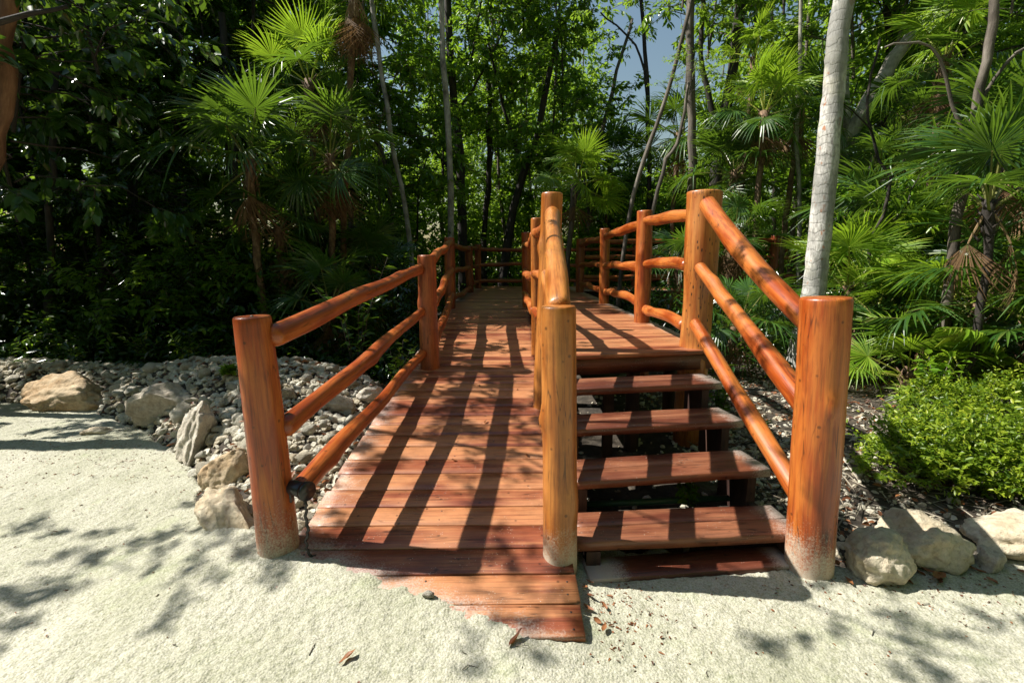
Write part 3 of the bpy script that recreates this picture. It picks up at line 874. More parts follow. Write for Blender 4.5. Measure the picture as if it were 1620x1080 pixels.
# right railing: stairs and platform
rr = thing('right_railing', (0, 0, 0), 'log railing up the right side of the stairs and along the platform', 'railing')
post(rr, (1.478, 2.17, -0.1), (1.425, 2.18, 1.345), 0.109, 0.103, 'log', 0.5, dirt=0.50, bump=0.014, knots=1)
post(rr, (1.535, 3.99, -0.1), (1.55, 4.0, 2.06), 0.118, 0.135, 'log_pitted', 0.5, bump=0.045, knots=3)
post(rr, (1.553, 5.64, -0.1), (1.515, 5.64, 2.08), 0.095, 0.088, 'log', 0.35)
post(rr, (1.60, 8.29, -0.1), (1.56, 8.29, 2.06), 0.085, 0.085, 'log', 0.5)
post(rr, (1.63, 11.5, -0.1), (1.61, 11.5, 2.04), 0.10, 0.10, 'log_dark', 0.6)
for (a, b, r0, r1, kn) in (((1.40, 2.19, 1.19), (1.515, 3.84, 1.94), 0.056, 0.064, 1),
                       ((1.43, 2.20, 0.79), (1.49, 3.84, 1.455), 0.058, 0.046, 2),
                       ((1.44, 2.20, 0.33), (1.475, 3.84, 1.01), 0.054, 0.048, 2)):
    rail(rr, a, b, r0, r1, 'log', 0.62, bend=0.022, bump=0.05, knots=kn)
for (a, b) in (((1.47, 4.04, 1.88), (1.53, 5.66, 1.965)), ((1.45, 4.04, 1.475), (1.54, 5.66, 1.47)), ((1.46, 4.04, 0.975), (1.56, 5.66, 0.95))):
    rail(rr, a, b, 0.052, 0.05, 'log', 0.65, bend=0.045, bump=0.06)
for (a, b) in (((1.48, 5.66, 1.93), (1.58, 8.24, 1.93)), ((1.48, 5.66, 1.44), (1.57, 8.24, 1.44)), ((1.49, 5.66, 1.04), (1.60, 8.24, 1.0))):
    rail(rr, a, b, 0.056, 0.054, 'log', 0.6, bend=0.06, bump=0.07)
for z in (1.90, 1.44, 1.0):
    rail(rr, (1.60, 8.34, z), (1.62, 11.45, z), 0.055, 0.055, 'log', 0.5, bend=0.06, bump=0.07)

# far railings, dark under the trees
fr = thing('far_railing', (0, 0, 0), 'dark log railing closing the far end of the boardwalk', 'railing')
fp = [(-0.93, 13.3), (0.9, 14.25), (3.6, 14.3), (6.6, 14.3), (9.8, 14.3)]
for (x0, y0) in fp:
    post(fr, (x0, y0, 0.3), (x0, y0, 1.98), 0.09, 0.09, 'log_dark', 0.4, seg=16)
for i in range(len(fp) - 1):
    for z in (1.86, 1.42, 1.0):
        a, b = fp[i], fp[i + 1]
        rail(fr, (a[0], a[1] - 0.05, z), (b[0], b[1] - 0.05, z + .01), 0.05, 0.05, 'log_dark', 0.45, bend=0.04, seg=12)
for z in (1.84, 1.40, 0.98):
    rail(fr, (-1.0, 11.46, z), (-0.93, 13.25, z), 0.05, 0.05, 'log_dark', 0.4, seg=12)
nr = thing('side_railing', (0, 0, 0), 'dark log railing along the near side of the boardwalk branch behind the palm trunk', 'railing')
npst = [(3.4, 12.25), (6.45, 12.0), (9.6, 12.2)]
for (x0, y0) in npst:
    post(nr, (x0, y0, -0.1), (x0, y0, 2.15), 0.11, 0.10, 'log_dark', 0.45, seg=16)
pp = [(1.66, 11.55)] + npst
for i in range(len(pp) - 1):
    for z in (2.02, 1.62, 1.15):
        a, b = pp[i], pp[i + 1]
        rail(nr, (a[0] + .05, a[1] - .02, z), (b[0], b[1] - .02, z), 0.055, 0.055, 'log_dark', 0.6, bend=0.05, seg=12)

# ------------------------------------------------------------------ spotlight on the left front post
sp = thing('spotlight', (-1.03, 2.16, 0.43), 'small black tubular spotlight fixed to the left front post', 'spotlight')
mb = MB()
dirv = np.array([0.88, -0.45, 0.03]); dirv /= np.linalg.norm(dirv)
def sp_pt(t): return np.array([0, 0, 0.0]) + dirv * t
tube(mb, [sp_pt(-0.075), sp_pt(-0.07), sp_pt(-0.02), sp_pt(0.055), sp_pt(0.056)], [0.028, 0.034, 0.036, 0.037, 0.034], 24)
mb.build('body', M['black'], sp)
mb = MB()
tube(mb, [sp_pt(0.05), sp_pt(0.053), sp_pt(0.072), sp_pt(0.076), sp_pt(0.074), sp_pt(0.066)], [0.037, 0.046, 0.047, 0.044, 0.038, 0.037], 28, cap=False)
mb.build('bezel', M['black'], sp)
mb = MB()
tube(mb, [sp_pt(0.060), sp_pt(0.0665), sp_pt(0.069)], [0.038, 0.0375, 0.015], 24)
mb.build('lens', M['lens'], sp)
mb = MB()
box(mb, (-0.045, 0.01, -0.045), (0.03, 0.03, 0.05))
mb.build('bracket', M['black'], sp, smooth=False)
mb = MB()
cb = [(0.035, -0.02, -0.03), (0.05, -0.03, -0.07), (0.048, -0.035, -0.13), (0.055, -0.04, -0.19), (0.042, -0.04, -0.25), (0.05, -0.05, -0.30), (0.07, -0.05, -0.325), (0.09, -0.02, -0.33)]
cb2 = []
for i in range(len(cb) - 1):
    for k in range(5):
        t = k / 5
        p = np.array(cb[i]) * (1 - t) + np.array(cb[i + 1]) * t
        cb2.append(p + 0.0035 * np.array([math.sin(i * 9 + k * 2.2), math.cos(i * 7 + k * 2.2), 0]))
tube(mb, cb2, 0.0065, 8, wob=0.2)
mb.build('cable', M['black'], sp)
mb = MB()
tube(mb, [(0.45, 2.72, 0.05), (0.8, 2.74, 0.055), (1.35, 2.8, 0.05)], 0.02, 10)
tag(mb.build('pipe', M['pipe']), 'dark green plastic pipe lying under the stairs', 'pipe')


# ------------------------------------------------------------------ rocks
def ico(sub):
    bm = bmesh.new(); bmesh.ops.create_icosphere(bm, subdivisions=sub, radius=1.0)
    v = np.array([x.co[:] for x in bm.verts]); f = np.array([[w.index for w in q.verts] for q in bm.faces])
    bm.free(); return v, f


ICO = {k: ico(k) for k in (2, 3, 4, 5)}


def rock_shape(sub, seed, planes=9, rough=0.05, lo=0.55, nf=2.0):
    r = np.random.RandomState(seed)
    v, f = ICO[sub]
    v = v.copy()
    for _ in range(planes):
        n = r.normal(size=3); n /= np.linalg.norm(n)
        d = r.uniform(lo, 0.9)
        s = v @ n
        v -= np.outer(np.clip(s - d, 0, None) * 0.93, n)
    if rough:
        off = Vector(r.uniform(0, 99, 3))
        for i in range(len(v)):
            p = Vector(v[i])
            h = mnoise.fractal(p * nf + off, 0.9, 2.0, 5) * rough * 1.6
            h -= max(0.0, mnoise.noise(p * nf * 2.6 + off) - 0.15) * rough * 1.2
            v[i] += v[i] * h
    return v, f


def boulder(label, base, dims, rot, seed, mat='boulder', tilt=(0, 0), cat='rock', group='boulders edging the sand', sub=5, planes=10, lo=.5):
    v, f = rock_shape(sub, seed, planes, 0.12, lo, 1.7)
    mb = MB(); v = v / np.abs(v).max(0)
    sc = np.array(dims) / 2
    v = v * sc
    mb.add(v, None, f, rn=0.4 + 0.3 * random.random())
    o = mb.build('boulder', M[mat])
    o.rotation_euler = (tilt[0], tilt[1], rot)
    o.location = base
    return tag(o, label, cat, group)


boulder('long low tan boulder with hollows, at the far left edge of the sand', (-4.60, 4.80, 0.14), (1.02, 0.45, 0.50), -0.06, 4, 'boulder_tan', planes=7, lo=.62)
boulder('broad grey wedge boulder lying against the rubble heap', (-3.12, 4.22, 0.16), (0.66, 0.42, 0.54), 0.25, 5, 'boulder_grey', (0.25, 0.2))
boulder('tall pale narrow boulder standing on end at the heap foot', (-2.42, 3.52, 0.15), (0.26, 0.42, 0.64), 0.15, 8, 'boulder_grey', (0.1, 0.18))
boulder('small rounded tan stone between the tall rock and a brown rock', (-2.20, 3.30, 0.03), (0.16, 0.14, 0.16), 0.5, 13, sub=4)
boulder('brown tan angular boulder behind the whitish rock by the left post', (-1.86, 2.94, 0.14), (0.32, 0.28, 0.44), 0.2, 22, 'boulder_tan', tilt=(0.1, 0.2), planes=7, lo=.6)
boulder('whitish rough boulder leaning against the left front post', (-1.55, 2.44, 0.085), (0.58, 0.26, 0.31), -0.75, 34, tilt=(0.1, 0.3), planes=9, lo=.6)
boulder('grey flat block resting on the rubble beside the ramp', (-1.42, 3.78, 0.36), (0.34, 0.22, 0.2), -0.4, 41, 'boulder_grey', (0.3, 0.2), group='large stones on the rubble heap', sub=4)
boulder('pale knobbly stone atop the rubble right behind the grey block', (-1.24, 4.02, 0.38), (0.26, 0.2, 0.16), 0.3, 44, 'boulder_grey', group='large stones on the rubble heap', sub=4)
boulder('pale flat slab half sunk in sand at the heap foot', (-3.62, 4.02, 0.045), (0.26, 0.16, 0.08), 0.4, 47, group='large stones on the rubble heap', sub=4)
boulder('cream blocky boulder right beside the right front post', (1.75, 2.13, 0.10), (0.36, 0.28, 0.27), 0.1, 56, tilt=(0, 0.1), planes=8, lo=.62)
boulder('large rounded cream boulder in front of the bush', (2.10, 2.26, 0.10), (0.44, 0.36, 0.27), -0.1, 61, tilt=(0.0, 0.05), planes=7, lo=.68)
boulder('small grey white stone wedged between two cream boulders', (2.36, 2.17, 0.045), (0.15, 0.14, 0.14), 0.6, 63, 'boulder_grey', sub=4)
boulder('wide low white boulder at the right picture edge', (2.74, 2.30, 0.06), (0.70, 0.5, 0.26), 0.05, 67, 'boulder', planes=7, lo=.66)

# rubble heap
SH = [rock_shape(2, 100 + i, 12, 0.02, 0.42) for i in range(6)]
SH3 = [rock_shape(3, 200 + i, 13, 0.05, 0.42) for i in range(6)]


def rotm(r):
    a = Matrix.Rotation(r.uniform(0, 6.28), 3, 'Z') @ Matrix.Rotation(r.normal() * 0.4, 3, 'X') @ Matrix.Rotation(r.normal() * 0.4, 3, 'Y')
    return np.array(a)


def scatter_rocks(mb, pts, size, shapes=SH, flat=0.62, seed=1, zsink=0.2):
    r = np.random.RandomState(seed)
    for (x, y_, z) in pts:
        v, f = shapes[r.randint(len(shapes))]
        s = size(r)
        v = (v * np.array([1, r.uniform(0.6, 0.95), flat * r.uniform(0.7, 1.2)]) * s) @ rotm(r).T + np.array([x, y_, z + s * flat * (0.5 - zsink)])
        mb.add(v, None, f, rn=r.uniform(0, 1))


r = np.random.RandomState(5)
pts = []
while len(pts) < 4600:
    x = r.uniform(-7.2, -0.95); y_ = r.uniform(2.3, 6.0)
    e = float(sand_edge(x, y_))
    if y_ < e + 0.02: continue
    if y_ > np.interp(x, [-7, -4.5, -2.2, -1.0], [6.1, 5.6, 4.9, 4.3]) + 0.2: continue
    if x > -1.3 and y_ > 4.1: continue
    pts.append((x, y_, float(floor_h(x, y_))))
for _ in range(420):
    x = r.uniform(-1.3, -0.5); y_ = r.uniform(2.45, 4.0); pts.append((x, y_, float(floor_h(x, y_)) - 0.01))
mb = MB()
scatter_rocks(mb, pts, lambda r: 0.02 + 0.045 * r.rand() ** 2.2, seed=3)
tag(mb.build('rubble', M['rubble'], smooth=False), 'heap of small pale limestone rubble left of the ramp', 'rubble', None, 'stuff')
protos = []
for i in range(6):
    v, f = SH3[i]
    mb = MB(); mb.add(v * np.array([1, 0.8, 0.62]), None, f, rn=0.2 + 0.12 * i)
    protos.append(mb.mesh('rubble_stone', M['rubble'], True))
n = 0
while n < 170:
    x = r.uniform(-5.6, -1.25); y_ = r.uniform(2.9, 5.4)
    if y_ < float(sand_edge(x, y_)) + 0.1 or y_ > np.interp(x, [-7, -4.5, -2.2, -1.0], [5.9, 5.35, 4.65, 4.1]): continue
    s = 0.042 + 0.06 * r.rand() ** 2
    o = link('rubble_stone', protos[r.randint(6)])
    o.location = (x, y_, float(floor_h(x, y_)) + s * 0.42)
    o.rotation_euler = (r.normal() * .35, r.normal() * .35, r.uniform(0, 6.28))
    o.scale = (s, s * r.uniform(.8, 1.1), s * r.uniform(.7, 1.1))
    tag(o, 'fist-sized pale limestone lump in the rubble heap left of the ramp', 'stone', 'stones of the rubble heap')
    n += 1
# gravel right of the stairs and under them
pts = []
while len(pts) < 2600:
    x = r.uniform(0.35, 3.6); y_ = r.uniform(2.3, 6.2)
    dens = 1.0 if (1.4 < x < 2.6 and 2.3 < y_ < 4.3) else (0.1 if x < 1.4 else 0.35)
    if r.rand() > dens or y_ < float(sand_edge(x, y_)) + 0.03: continue
    pts.append((x, y_, float(floor_h(x, y_))))
mb = MB()
scatter_rocks(mb, pts, lambda r: 0.012 + 0.028 * r.rand() ** 2, seed=9)
tag(mb.build('gravel', M['rubble'], smooth=False), 'pale pebbles and gravel to the right of the stairs', 'gravel', None, 'stuff')


# ------------------------------------------------------------------ leaves (numpy)
def unit(a):
    return a / (np.linalg.norm(a, axis=-1, keepdims=True) + 1e-9)


def leaves(mb, Pn, D, N, L, W, rn, fold=0.25, droop=0.15, m=0):
    n = len(Pn)
    D = unit(D); S = unit(np.cross(D, N)); N = np.cross(S, D)
    L = np.broadcast_to(L, (n,))[:, None]; W = np.broadcast_to(W, (n,))[:, None]
    up = N * fold * W * 0.5
    dr = -N * droop * L
    v = np.stack([Pn,
                  Pn + D * L * 0.30 + S * W * 0.48 + up + dr * 0.1,
                  Pn + D * L * 0.70 + S * W * 0.36 + up + dr * 0.5,
                  Pn + D * L + dr,
                  Pn + D * L * 0.70 - S * W * 0.36 + up + dr * 0.5,
                  Pn + D * L * 0.30 - S * W * 0.48 + up + dr * 0.1], 1).reshape(-1, 3)
    b = np.arange(n)[:, None] * 6
    q = np.concatenate([b + np.array([0, 1, 2, 3]), b + np.array([0, 3, 4, 5])])
    mb.add(v, q, None, None, np.repeat(rn, 6), 0.0, m)


def twig_leaves(mb, starts, ends, per, L, W, r, droop=0.4, tone=None):
    """leaves set alternately along twigs"""
    n = len(starts)
    t = np.linspace(0.1, 1.0, per)[None, :, None] + r.uniform(-0.04, 0.04, (n, per, 1))
    A = starts[:, None]; B = ends[:, None]
    Pn = A + (B - A) * t
    d = unit(B - A)
    side = unit(np.cross(d, np.array([0, 0, 1.0]) + r.normal(0, .3, (n, 1, 3))))
    sgn = np.where(np.arange(per) % 2 == 0, 1.0, -1.0)[None, :, None]
    D = d * 0.55 + side * sgn * 0.8 + r.normal(0, 0.25, (n, per, 3)) + np.array([0, 0, -droop])
    Nn = np.array([0, 0, 1.0]) + r.normal(0, 0.38, (n, per, 3))
    Pn = Pn.reshape(-1, 3); D = D.reshape(-1, 3); Nn = Nn.reshape(-1, 3)
    k = len(Pn)
    s = r.uniform(0.65, 1.2, k)
    if tone is None: tone = r.uniform(0, 1, n)
    rn = np.clip(np.repeat(tone, per) * 0.7 + r.uniform(0, 0.35, k), 0, 1)
    leaves(mb, Pn, D, Nn, L * s, W * s, rn)


def crown_mesh(seed, R, H, nl, per, L, W, mat, bark, sub=9, droop=0.4, asym=0.35, thick=0.022, sparse=1.0):
    """limbs spiral out from an axis of height H; returns (branches mesh, leaf mesh)"""
    r = np.random.RandomState(seed)
    bw = MB(); lf = MB()
    tube(bw, [(0, 0, -0.05), (r.normal() * .1, r.normal() * .1, H * .5), (r.normal() * .2, r.normal() * .2, H * .92)], [thick * 1.3, thick, thick * .3], 6, cap=False)
    S, E_ = [], []
    for i in range(nl):
        a = i * 2.4 + r.uniform(-.5, .5)
        z0 = H * (0.04 + 0.9 * (i + r.rand()) / nl)
        f = math.sin(min(1.0, 0.25 + 0.8 * (1 - z0 / H)) * PI / 2 + 0.1)
        rad = R * f * r.uniform(1 - asym, 1.0 + asym * .4)
        rise = r.uniform(0.1, 0.75) * rad
        n = 6
        path = []
        for k in range(n):
            t = k / (n - 1)
            path.append((math.cos(a + .5 * t) * rad * t, math.sin(a + .5 * t) * rad * t, z0 + rise * t - 0.25 * rad * t * t + r.normal() * 0.03 * rad))
        path = np.array(path)
        tube(bw, path, np.linspace(thick * .75, thick * .18, n), 5, cap=False)
        for j in range(sub):
            t = r.uniform(0.25, 1.0) if j else 1.0
            p = path[0] + 0; fi = t * (n - 1); i0 = min(int(fi), n - 2)
            p = path[i0] + (path[i0 + 1] - path[i0]) * (fi - i0)
            d = unit(path[i0 + 1] - path[i0])
            dd = unit(d * 0.6 + r.normal(0, 0.62, 3) + np.array([0, 0, 0.05]))
            ll = r.uniform(0.3, 0.62) * (0.55 + R * 0.25)
            e = p + dd * ll + np.array([0, 0, -0.08 * ll])
            tube(bw, [p, (p + e) / 2 + r.normal(0, .02, 3), e], [thick * .25, thick * .18, 0.002], 4, cap=False)
            S.append(p + dd * ll * .15); E_.append(e)
            for _ in range(2):
                p2 = p + (e - p) * r.uniform(.3, .8)
                e2 = p2 + unit(dd + r.normal(0, .7, 3)) * ll * .55
                S.append(p2); E_.append(e2)
                tube(bw, [p2, e2], [thick * .14, 0.002], 3, cap=False)
    S = np.array(S); E_ = np.array(E_)
    if sparse < 1:
        kp = r.rand(len(S)) < sparse; S = S[kp]; E_ = E_[kp]
    twig_leaves(lf, S, E_, per, L, W, r, droop)
    return bw.mesh('branches', M[bark]), lf.mesh('crown', M[mat], True)


CR = {
    'mid0': crown_mesh(1, 1.7, 4.2, 17, 8, 0.15, 0.062, 'leaf', 'bark_dark'),
    'mid1': crown_mesh(2, 1.9, 3.8, 16, 8, 0.17, 0.07, 'leaf', 'bark'),
    'mid2': crown_mesh(3, 1.5, 4.6, 18, 8, 0.14, 0.055, 'leaf', 'bark_dark'),
    'airy': crown_mesh(4, 2.0, 3.6, 12, 7, 0.14, 0.05, 'leaf_far', 'bark', sub=7),
    'far0': crown_mesh(5, 2.4, 5.5, 20, 7, 0.20, 0.09, 'leaf_far', 'bark', sub=9),
    'far1': crown_mesh(6, 2.6, 4.8, 19, 7, 0.21, 0.09, 'leaf_far', 'bark', sub=9),
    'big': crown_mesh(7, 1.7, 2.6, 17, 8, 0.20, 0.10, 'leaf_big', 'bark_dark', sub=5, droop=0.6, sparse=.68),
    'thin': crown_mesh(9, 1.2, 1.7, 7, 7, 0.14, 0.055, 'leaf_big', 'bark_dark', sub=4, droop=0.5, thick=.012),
    'canopy': crown_mesh(10, 2.4, 3.6, 20, 8, 0.26, 0.13, 'leaf', 'bark_dark', sub=10),
    'painted_shade0': crown_mesh(12, 1.7, 3.9, 16, 8, 0.15, 0.06, 'leaf_painted_shade', 'bark_dark'),  # crowns in the leaf colour with shade painted in
    'painted_shade1': crown_mesh(13, 1.5, 3.4, 15, 8, 0.17, 0.07, 'leaf_painted_shade', 'bark_dark', sub=8),
    'low': crown_mesh(8, 1.1, 1.7, 12, 8, 0.11, 0.045, 'leaf', 'bark_dark', sub=8),
}


def curve_pts(ctrl, n=14, wig=0.02, seed=0):
    r = np.random.RandomState(seed)
    c = np.array([tuple(p) for p in ctrl], float)
    m = len(c)
    t = np.linspace(0, m - 1, n)
    out = []
    for u in t:
        i = min(int(u), m - 2); f = u - i
        p0 = c[max(i - 1, 0)]; p1 = c[i]; p2 = c[i + 1]; p3 = c[min(i + 2, m - 1)]
        out.append(0.5 * ((2 * p1) + (-p0 + p2) * f + (2 * p0 - 5 * p1 + 4 * p2 - p3) * f * f + (-p0 + 3 * p1 - 3 * p2 + p3) * f ** 3) + r.normal(0, wig, 3) * (0 < u < m - 1))
    return np.array(out)


tree_seed = [0]


def tree(label, ctrl, r0, r1, crowns, bark='bark', group='forest trees behind the boardwalk', cat='tree', name='forest_tree', limbs=(), wig=0.018):
    """ctrl: trunk points (base first); crowns: list of (kind, point, scale, zscale)"""
    tree_seed[0] += 1
    s = tree_seed[0]
    base = Vector(ctrl[0]); base.z = min(base.z, float(floor_h(base.x, base.y)))
    t = thing(name, base, label, cat, group)
    pts = curve_pts([base] + [Vector(c) for c in ctrl[1:]], 16, wig, s) - np.array(base)
    mb = MB()
    rad = np.linspace(r0, r1, len(pts)); rad[0] *= 1.35; rad[1] *= 1.1
    pts[0, 2] -= 0.1
    tube(mb, pts, rad, 12, wob=0.08)
    for lc, ra, rb in limbs:
        lp = curve_pts([Vector(c) for c in lc], 10, wig * .6, s + 50) - np.array(base)
        tube(mb, lp, np.linspace(ra, rb, 10), 8, wob=0.08)
    mb.build('trunk', M[bark], t)
    for i, (k, p, sc, zs) in enumerate(crowns):
        bm_, lm_ = CR[k]
        p = Vector(p) - base
        for nm, me in (('branches', bm_), ('crown', lm_)):
            o = link(nm, me, t)
            o.location = p
            o.rotation_euler = (0.1 * math.sin(s * 3 + i), 0.1 * math.cos(s * 5 + i), s * 1.7 + i * 2.1)
            o.scale = (sc, sc, sc * zs)
    return t


def ptree(label, px, Y, r0, r1, crowns, **kw):
    """trunk through photo directions (x, y) at distance Y; crowns likewise (kind, x, y, dY, scale, zscale)"""
    ctrl = [P(x, y_, Y) for x, y_ in px]
    g = P(px[0][0], 480, Y)
    ctrl[0] = Vector((ctrl[0].x, Y, 0.0))
    cr = [(k, P(x, y_, Y + dy), sc, zs) for k, x, y_, dy, sc, zs in crowns]
    lm = [([P(x, y_, Y) for x, y_ in l], a, b) for l, a, b in kw.pop('limbs', [])]
    return tree(label, ctrl, r0, r1, cr, limbs=lm, **kw)


# ------------------------------------------------------------------ forest trees
# --- centre
ptree('dark trunked leafy tree right behind the second left railing post', [(733, 470), (730, 300), (718, 150), (700, -120)], 14.9, 0.16, 0.09,
      [('mid0', 700, 300, 0, 1.15, 1), ('mid1', 640, 210, .4, 1.1, 1), ('mid2', 740, 130, 0, 1.2, 1)], bark='bark_dark',
      limbs=[([(728, 300), (690, 240), (640, 200)], .05, .02), ([(722, 180), (760, 120), (800, 40)], .05, .02)])
ptree('pale slim straight trunk seen in front of dense leaves above the ramp', [(715, 470), (712, 250), (700, 60), (693, -150)], 10.8, 0.075, 0.05,
      [('mid2', 735, -10, 3.5, 1.0, 1)], bark='bark_pale')
ptree('leaning dark tree forking above the middle railing', [(790, 465), (812, 330), (850, 210), (880, 60)], 15.4, 0.15, 0.07,
      [('mid1', 840, 300, .5, 1.1, 1), ('mid0', 890, 190, 0, 1.0, .9), ('mid2', 830, 60, 0, 1.2, 1)], bark='bark_dark',
      limbs=[([(830, 270), (800, 180), (770, 60)], .06, .03)])
ptree('black trunk with hanging dead twigs beside the leaning dark tree', [(770, 465), (765, 380), (775, 240), (768, 60)], 16.4, 0.12, 0.06,
      [('mid0', 770, 330, 0, 1.1, .8), ('mid1', 780, 160, 0, 1.25, 1)], bark='bark_dark')
ptree('thin grey bare trunk slanting left above the ramp', [(662, 470), (645, 350), (615, 190), (590, 20), (580, -80)], 10.2, 0.055, 0.04,
      [('mid1', 575, 20, .3, .75, .8)], bark='bark_pale')
ptree('leafy tree with bright sunlit leaves left of the ramp end', [(640, 480), (620, 380), (610, 260), (560, 150)], 11.5, 0.08, 0.04,
      [('mid1', 600, 330, 0, 1.05, .9), ('mid0', 560, 220, .8, 1.1, 1), ('mid2', 660, 380, .5, .9, .7)])
ptree('forked tree whose crown crosses the blue gap in the sky', [(905, 450), (935, 330), (960, 180), (1000, 30)], 15.5, 0.10, 0.04,
      [('mid1', 930, 330, 0, 1.1, .8), ('airy', 880, 20, 0, .95, 1), ('mid0', 960, 390, -.5, .9, .6)], bark='bark')
ptree('slim dark trunk pair with light airy leaves right of the sky gap', [(1020, 450), (1028, 300), (1022, 120), (1010, -60)], 14.5, 0.075, 0.05,
      [('airy', 1060, 30, 0, .9, 1), ('mid2', 1030, 380, .5, 1.0, .6)], bark='bark_dark',
      limbs=[([(1025, 170), (1010, 80), (950, 20)], .04, .02)])
ptree('thin bare liana stem leaning right across the sky gap', [(975, 440), (1000, 320), (1045, 180), (1085, 40), (1100, -60)], 9.3, 0.045, 0.03,
      [], wig=0.012, bark='bark', name='liana', cat='liana', group='bare leaning stems')
ptree('short bare stem leaning right beside the long liana', [(1010, 440), (1040, 300), (1075, 215), (1090, 130)], 9.0, 0.04, 0.025,
      [('airy', 1090, 150, 0.3, .35, .6)], wig=0.012, bark='bark', name='liana', cat='liana', group='bare leaning stems')
# --- right of centre
ptree('grey straight trunk rising behind the tall right stair post', [(1100, 480), (1096, 300), (1093, 120), (1090, -80)], 9.6, 0.085, 0.07,
      [('airy', 1080, 10, .5, .8, .7)], bark='bark')
ptree('thick dark trunk leaning right with spreading limbs', [(1112, 470), (1135, 250), (1160, 110), (1180, -70)], 11.2, 0.15, 0.09,
      [('mid1', 1170, 80, .5, 1.15, 1), ('airy', 1120, 90, 1.2, 1.1, 1), ('mid0', 1150, 360, .8, 1.0, .7)], bark='bark_dark',
      limbs=[([(1140, 215), (1110, 100), (1115, -20)], .07, .04), ([(1165, 80), (1210, 20), (1260, -60)], .06, .03)])
ptree('very thin pale straight trunk left of the coconut palm', [(1268, 480), (1264, 330), (1262, 200), (1268, -30)], 9.2, 0.04, 0.03,
      [('mid2', 1240, 20, .8, .8, .8)], bark='bark_pale')
ptree('pale smooth trunk leaning far right behind the coconut palm', [(1290, 470), (1335, 250), (1372, 165), (1440, 60), (1540, -50)], 9.8, 0.17, 0.09,
      [('mid1', 1420, 70, .8, 1.1, .9), ('airy', 1350, 120, 1.5, 1.2, 1)], bark='bark_pale',
      limbs=[([(1332, 260), (1340, 180), (1338, 60), (1345, -30)], .07, .04)])
ptree('slender dark tree leaning left among the right hand leaves', [(1350, 470), (1385, 240), (1410, 120), (1395, -40)], 11.5, 0.11, 0.06,
      [('mid0', 1400, 110, .3, 1.2, 1), ('mid1', 1330, 300, .8, 1.0, .8)], bark='bark_dark',
      limbs=[([(1390, 200), (1450, 120), (1500, 40)], .05, .03)])
ptree('brown crooked tree with bare forked branches at the right', [(1495, 600), (1510, 360), (1540, 200), (1565, 60), (1580, -60)], 5.2, 0.055, 0.035,
      [('airy', 1600, 20, 1.2, .5, .6)], bark='bark', limbs=[([(1530, 230), (1480, 80), (1400, 75)], .02, .008), ([(1540, 200), (1600, 90), (1660, 70)], .022, .01)])
ptree('tall leafy tree filling the upper right corner', [(1600, 470), (1580, 250), (1560, 60), (1570, -80)], 9.5, 0.10, 0.06,
      [('mid2', 1560, 150, .6, 1.2, 1), ('mid0', 1490, 60, 1.0, 1.1, 1), ('mid1', 1620, 330, .8, 1.1, .9)], bark='bark_dark')
ptree('shaded leafy tree behind the fan palms at the right', [(1450, 480), (1460, 330), (1450, 180), (1440, 40)], 12.5, 0.10, 0.05,
      [('mid1', 1470, 300, 0, 1.3, 1), ('mid2', 1400, 380, 0, 1.1, .7), ('airy', 1480, 90, 0, 1.2, 1)], bark='bark')
ptree('crooked bare sapling crossing in front of the right fan palms', [(1385, 560), (1372, 420), (1405, 300), (1372, 180), (1392, 60)], 6.6, 0.028, 0.012,
      [], bark='bark_dark', wig=.03, limbs=[([(1400, 300), (1450, 230), (1540, 215)], .012, .004), ([(1380, 210), (1330, 150), (1300, 60)], .01, .004), ([(1385, 380), (1430, 330), (1470, 250)], .01, .004)])
ptree('low broadleaf tree between the right hand fan palms', [(1450, 560), (1440, 430), (1455, 330)], 7.2, 0.04, 0.02,
      [('low', 1430, 470, 0, .9, 1), ('low', 1540, 400, .6, .9, 1.1), ('painted_shade1', 1350, 470, 2.0, .7, .7)], bark='bark_dark')
# --- left
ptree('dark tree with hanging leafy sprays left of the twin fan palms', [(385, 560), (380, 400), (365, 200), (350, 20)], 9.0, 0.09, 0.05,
      [('painted_shade1', 330, 260, .3, 1.0, 1), ('painted_shade0', 290, 120, .5, 1.0, 1), ('painted_shade0', 400, 60, .5, 1.1, 1)], bark='bark_dark')
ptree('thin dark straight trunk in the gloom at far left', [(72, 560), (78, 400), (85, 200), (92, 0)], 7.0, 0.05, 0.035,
      [('painted_shade0', 70, 330, 1.0, .9, .9), ('painted_shade0', 150, 220, 1.2, .9, 1)], bark='bark_dark')
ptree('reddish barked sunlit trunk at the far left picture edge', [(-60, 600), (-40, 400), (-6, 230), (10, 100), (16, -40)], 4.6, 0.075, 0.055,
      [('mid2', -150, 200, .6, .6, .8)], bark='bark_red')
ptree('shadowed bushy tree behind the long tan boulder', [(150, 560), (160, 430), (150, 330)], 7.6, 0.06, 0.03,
      [('painted_shade1', 160, 520, 0, .8, .75), ('painted_shade0', 60, 510, .4, .75, .7), ('low', 240, 560, -.6, 1.0, .9)], bark='bark_dark')
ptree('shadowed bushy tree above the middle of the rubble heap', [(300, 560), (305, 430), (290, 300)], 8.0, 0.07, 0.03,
      [('painted_shade0', 290, 520, 0, .85, .8), ('painted_shade1', 220, 430, .3, .8, .8), ('low', 350, 560, -.8, 1.1, .9)], bark='bark_dark')
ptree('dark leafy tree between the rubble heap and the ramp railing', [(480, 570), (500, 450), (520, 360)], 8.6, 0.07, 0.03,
      [('painted_shade0', 470, 520, 0, .75, .7), ('painted_shade0', 560, 480, .5, .75, .7), ('low', 420, 560, -.9, 1.1, .8)], bark='bark_dark')
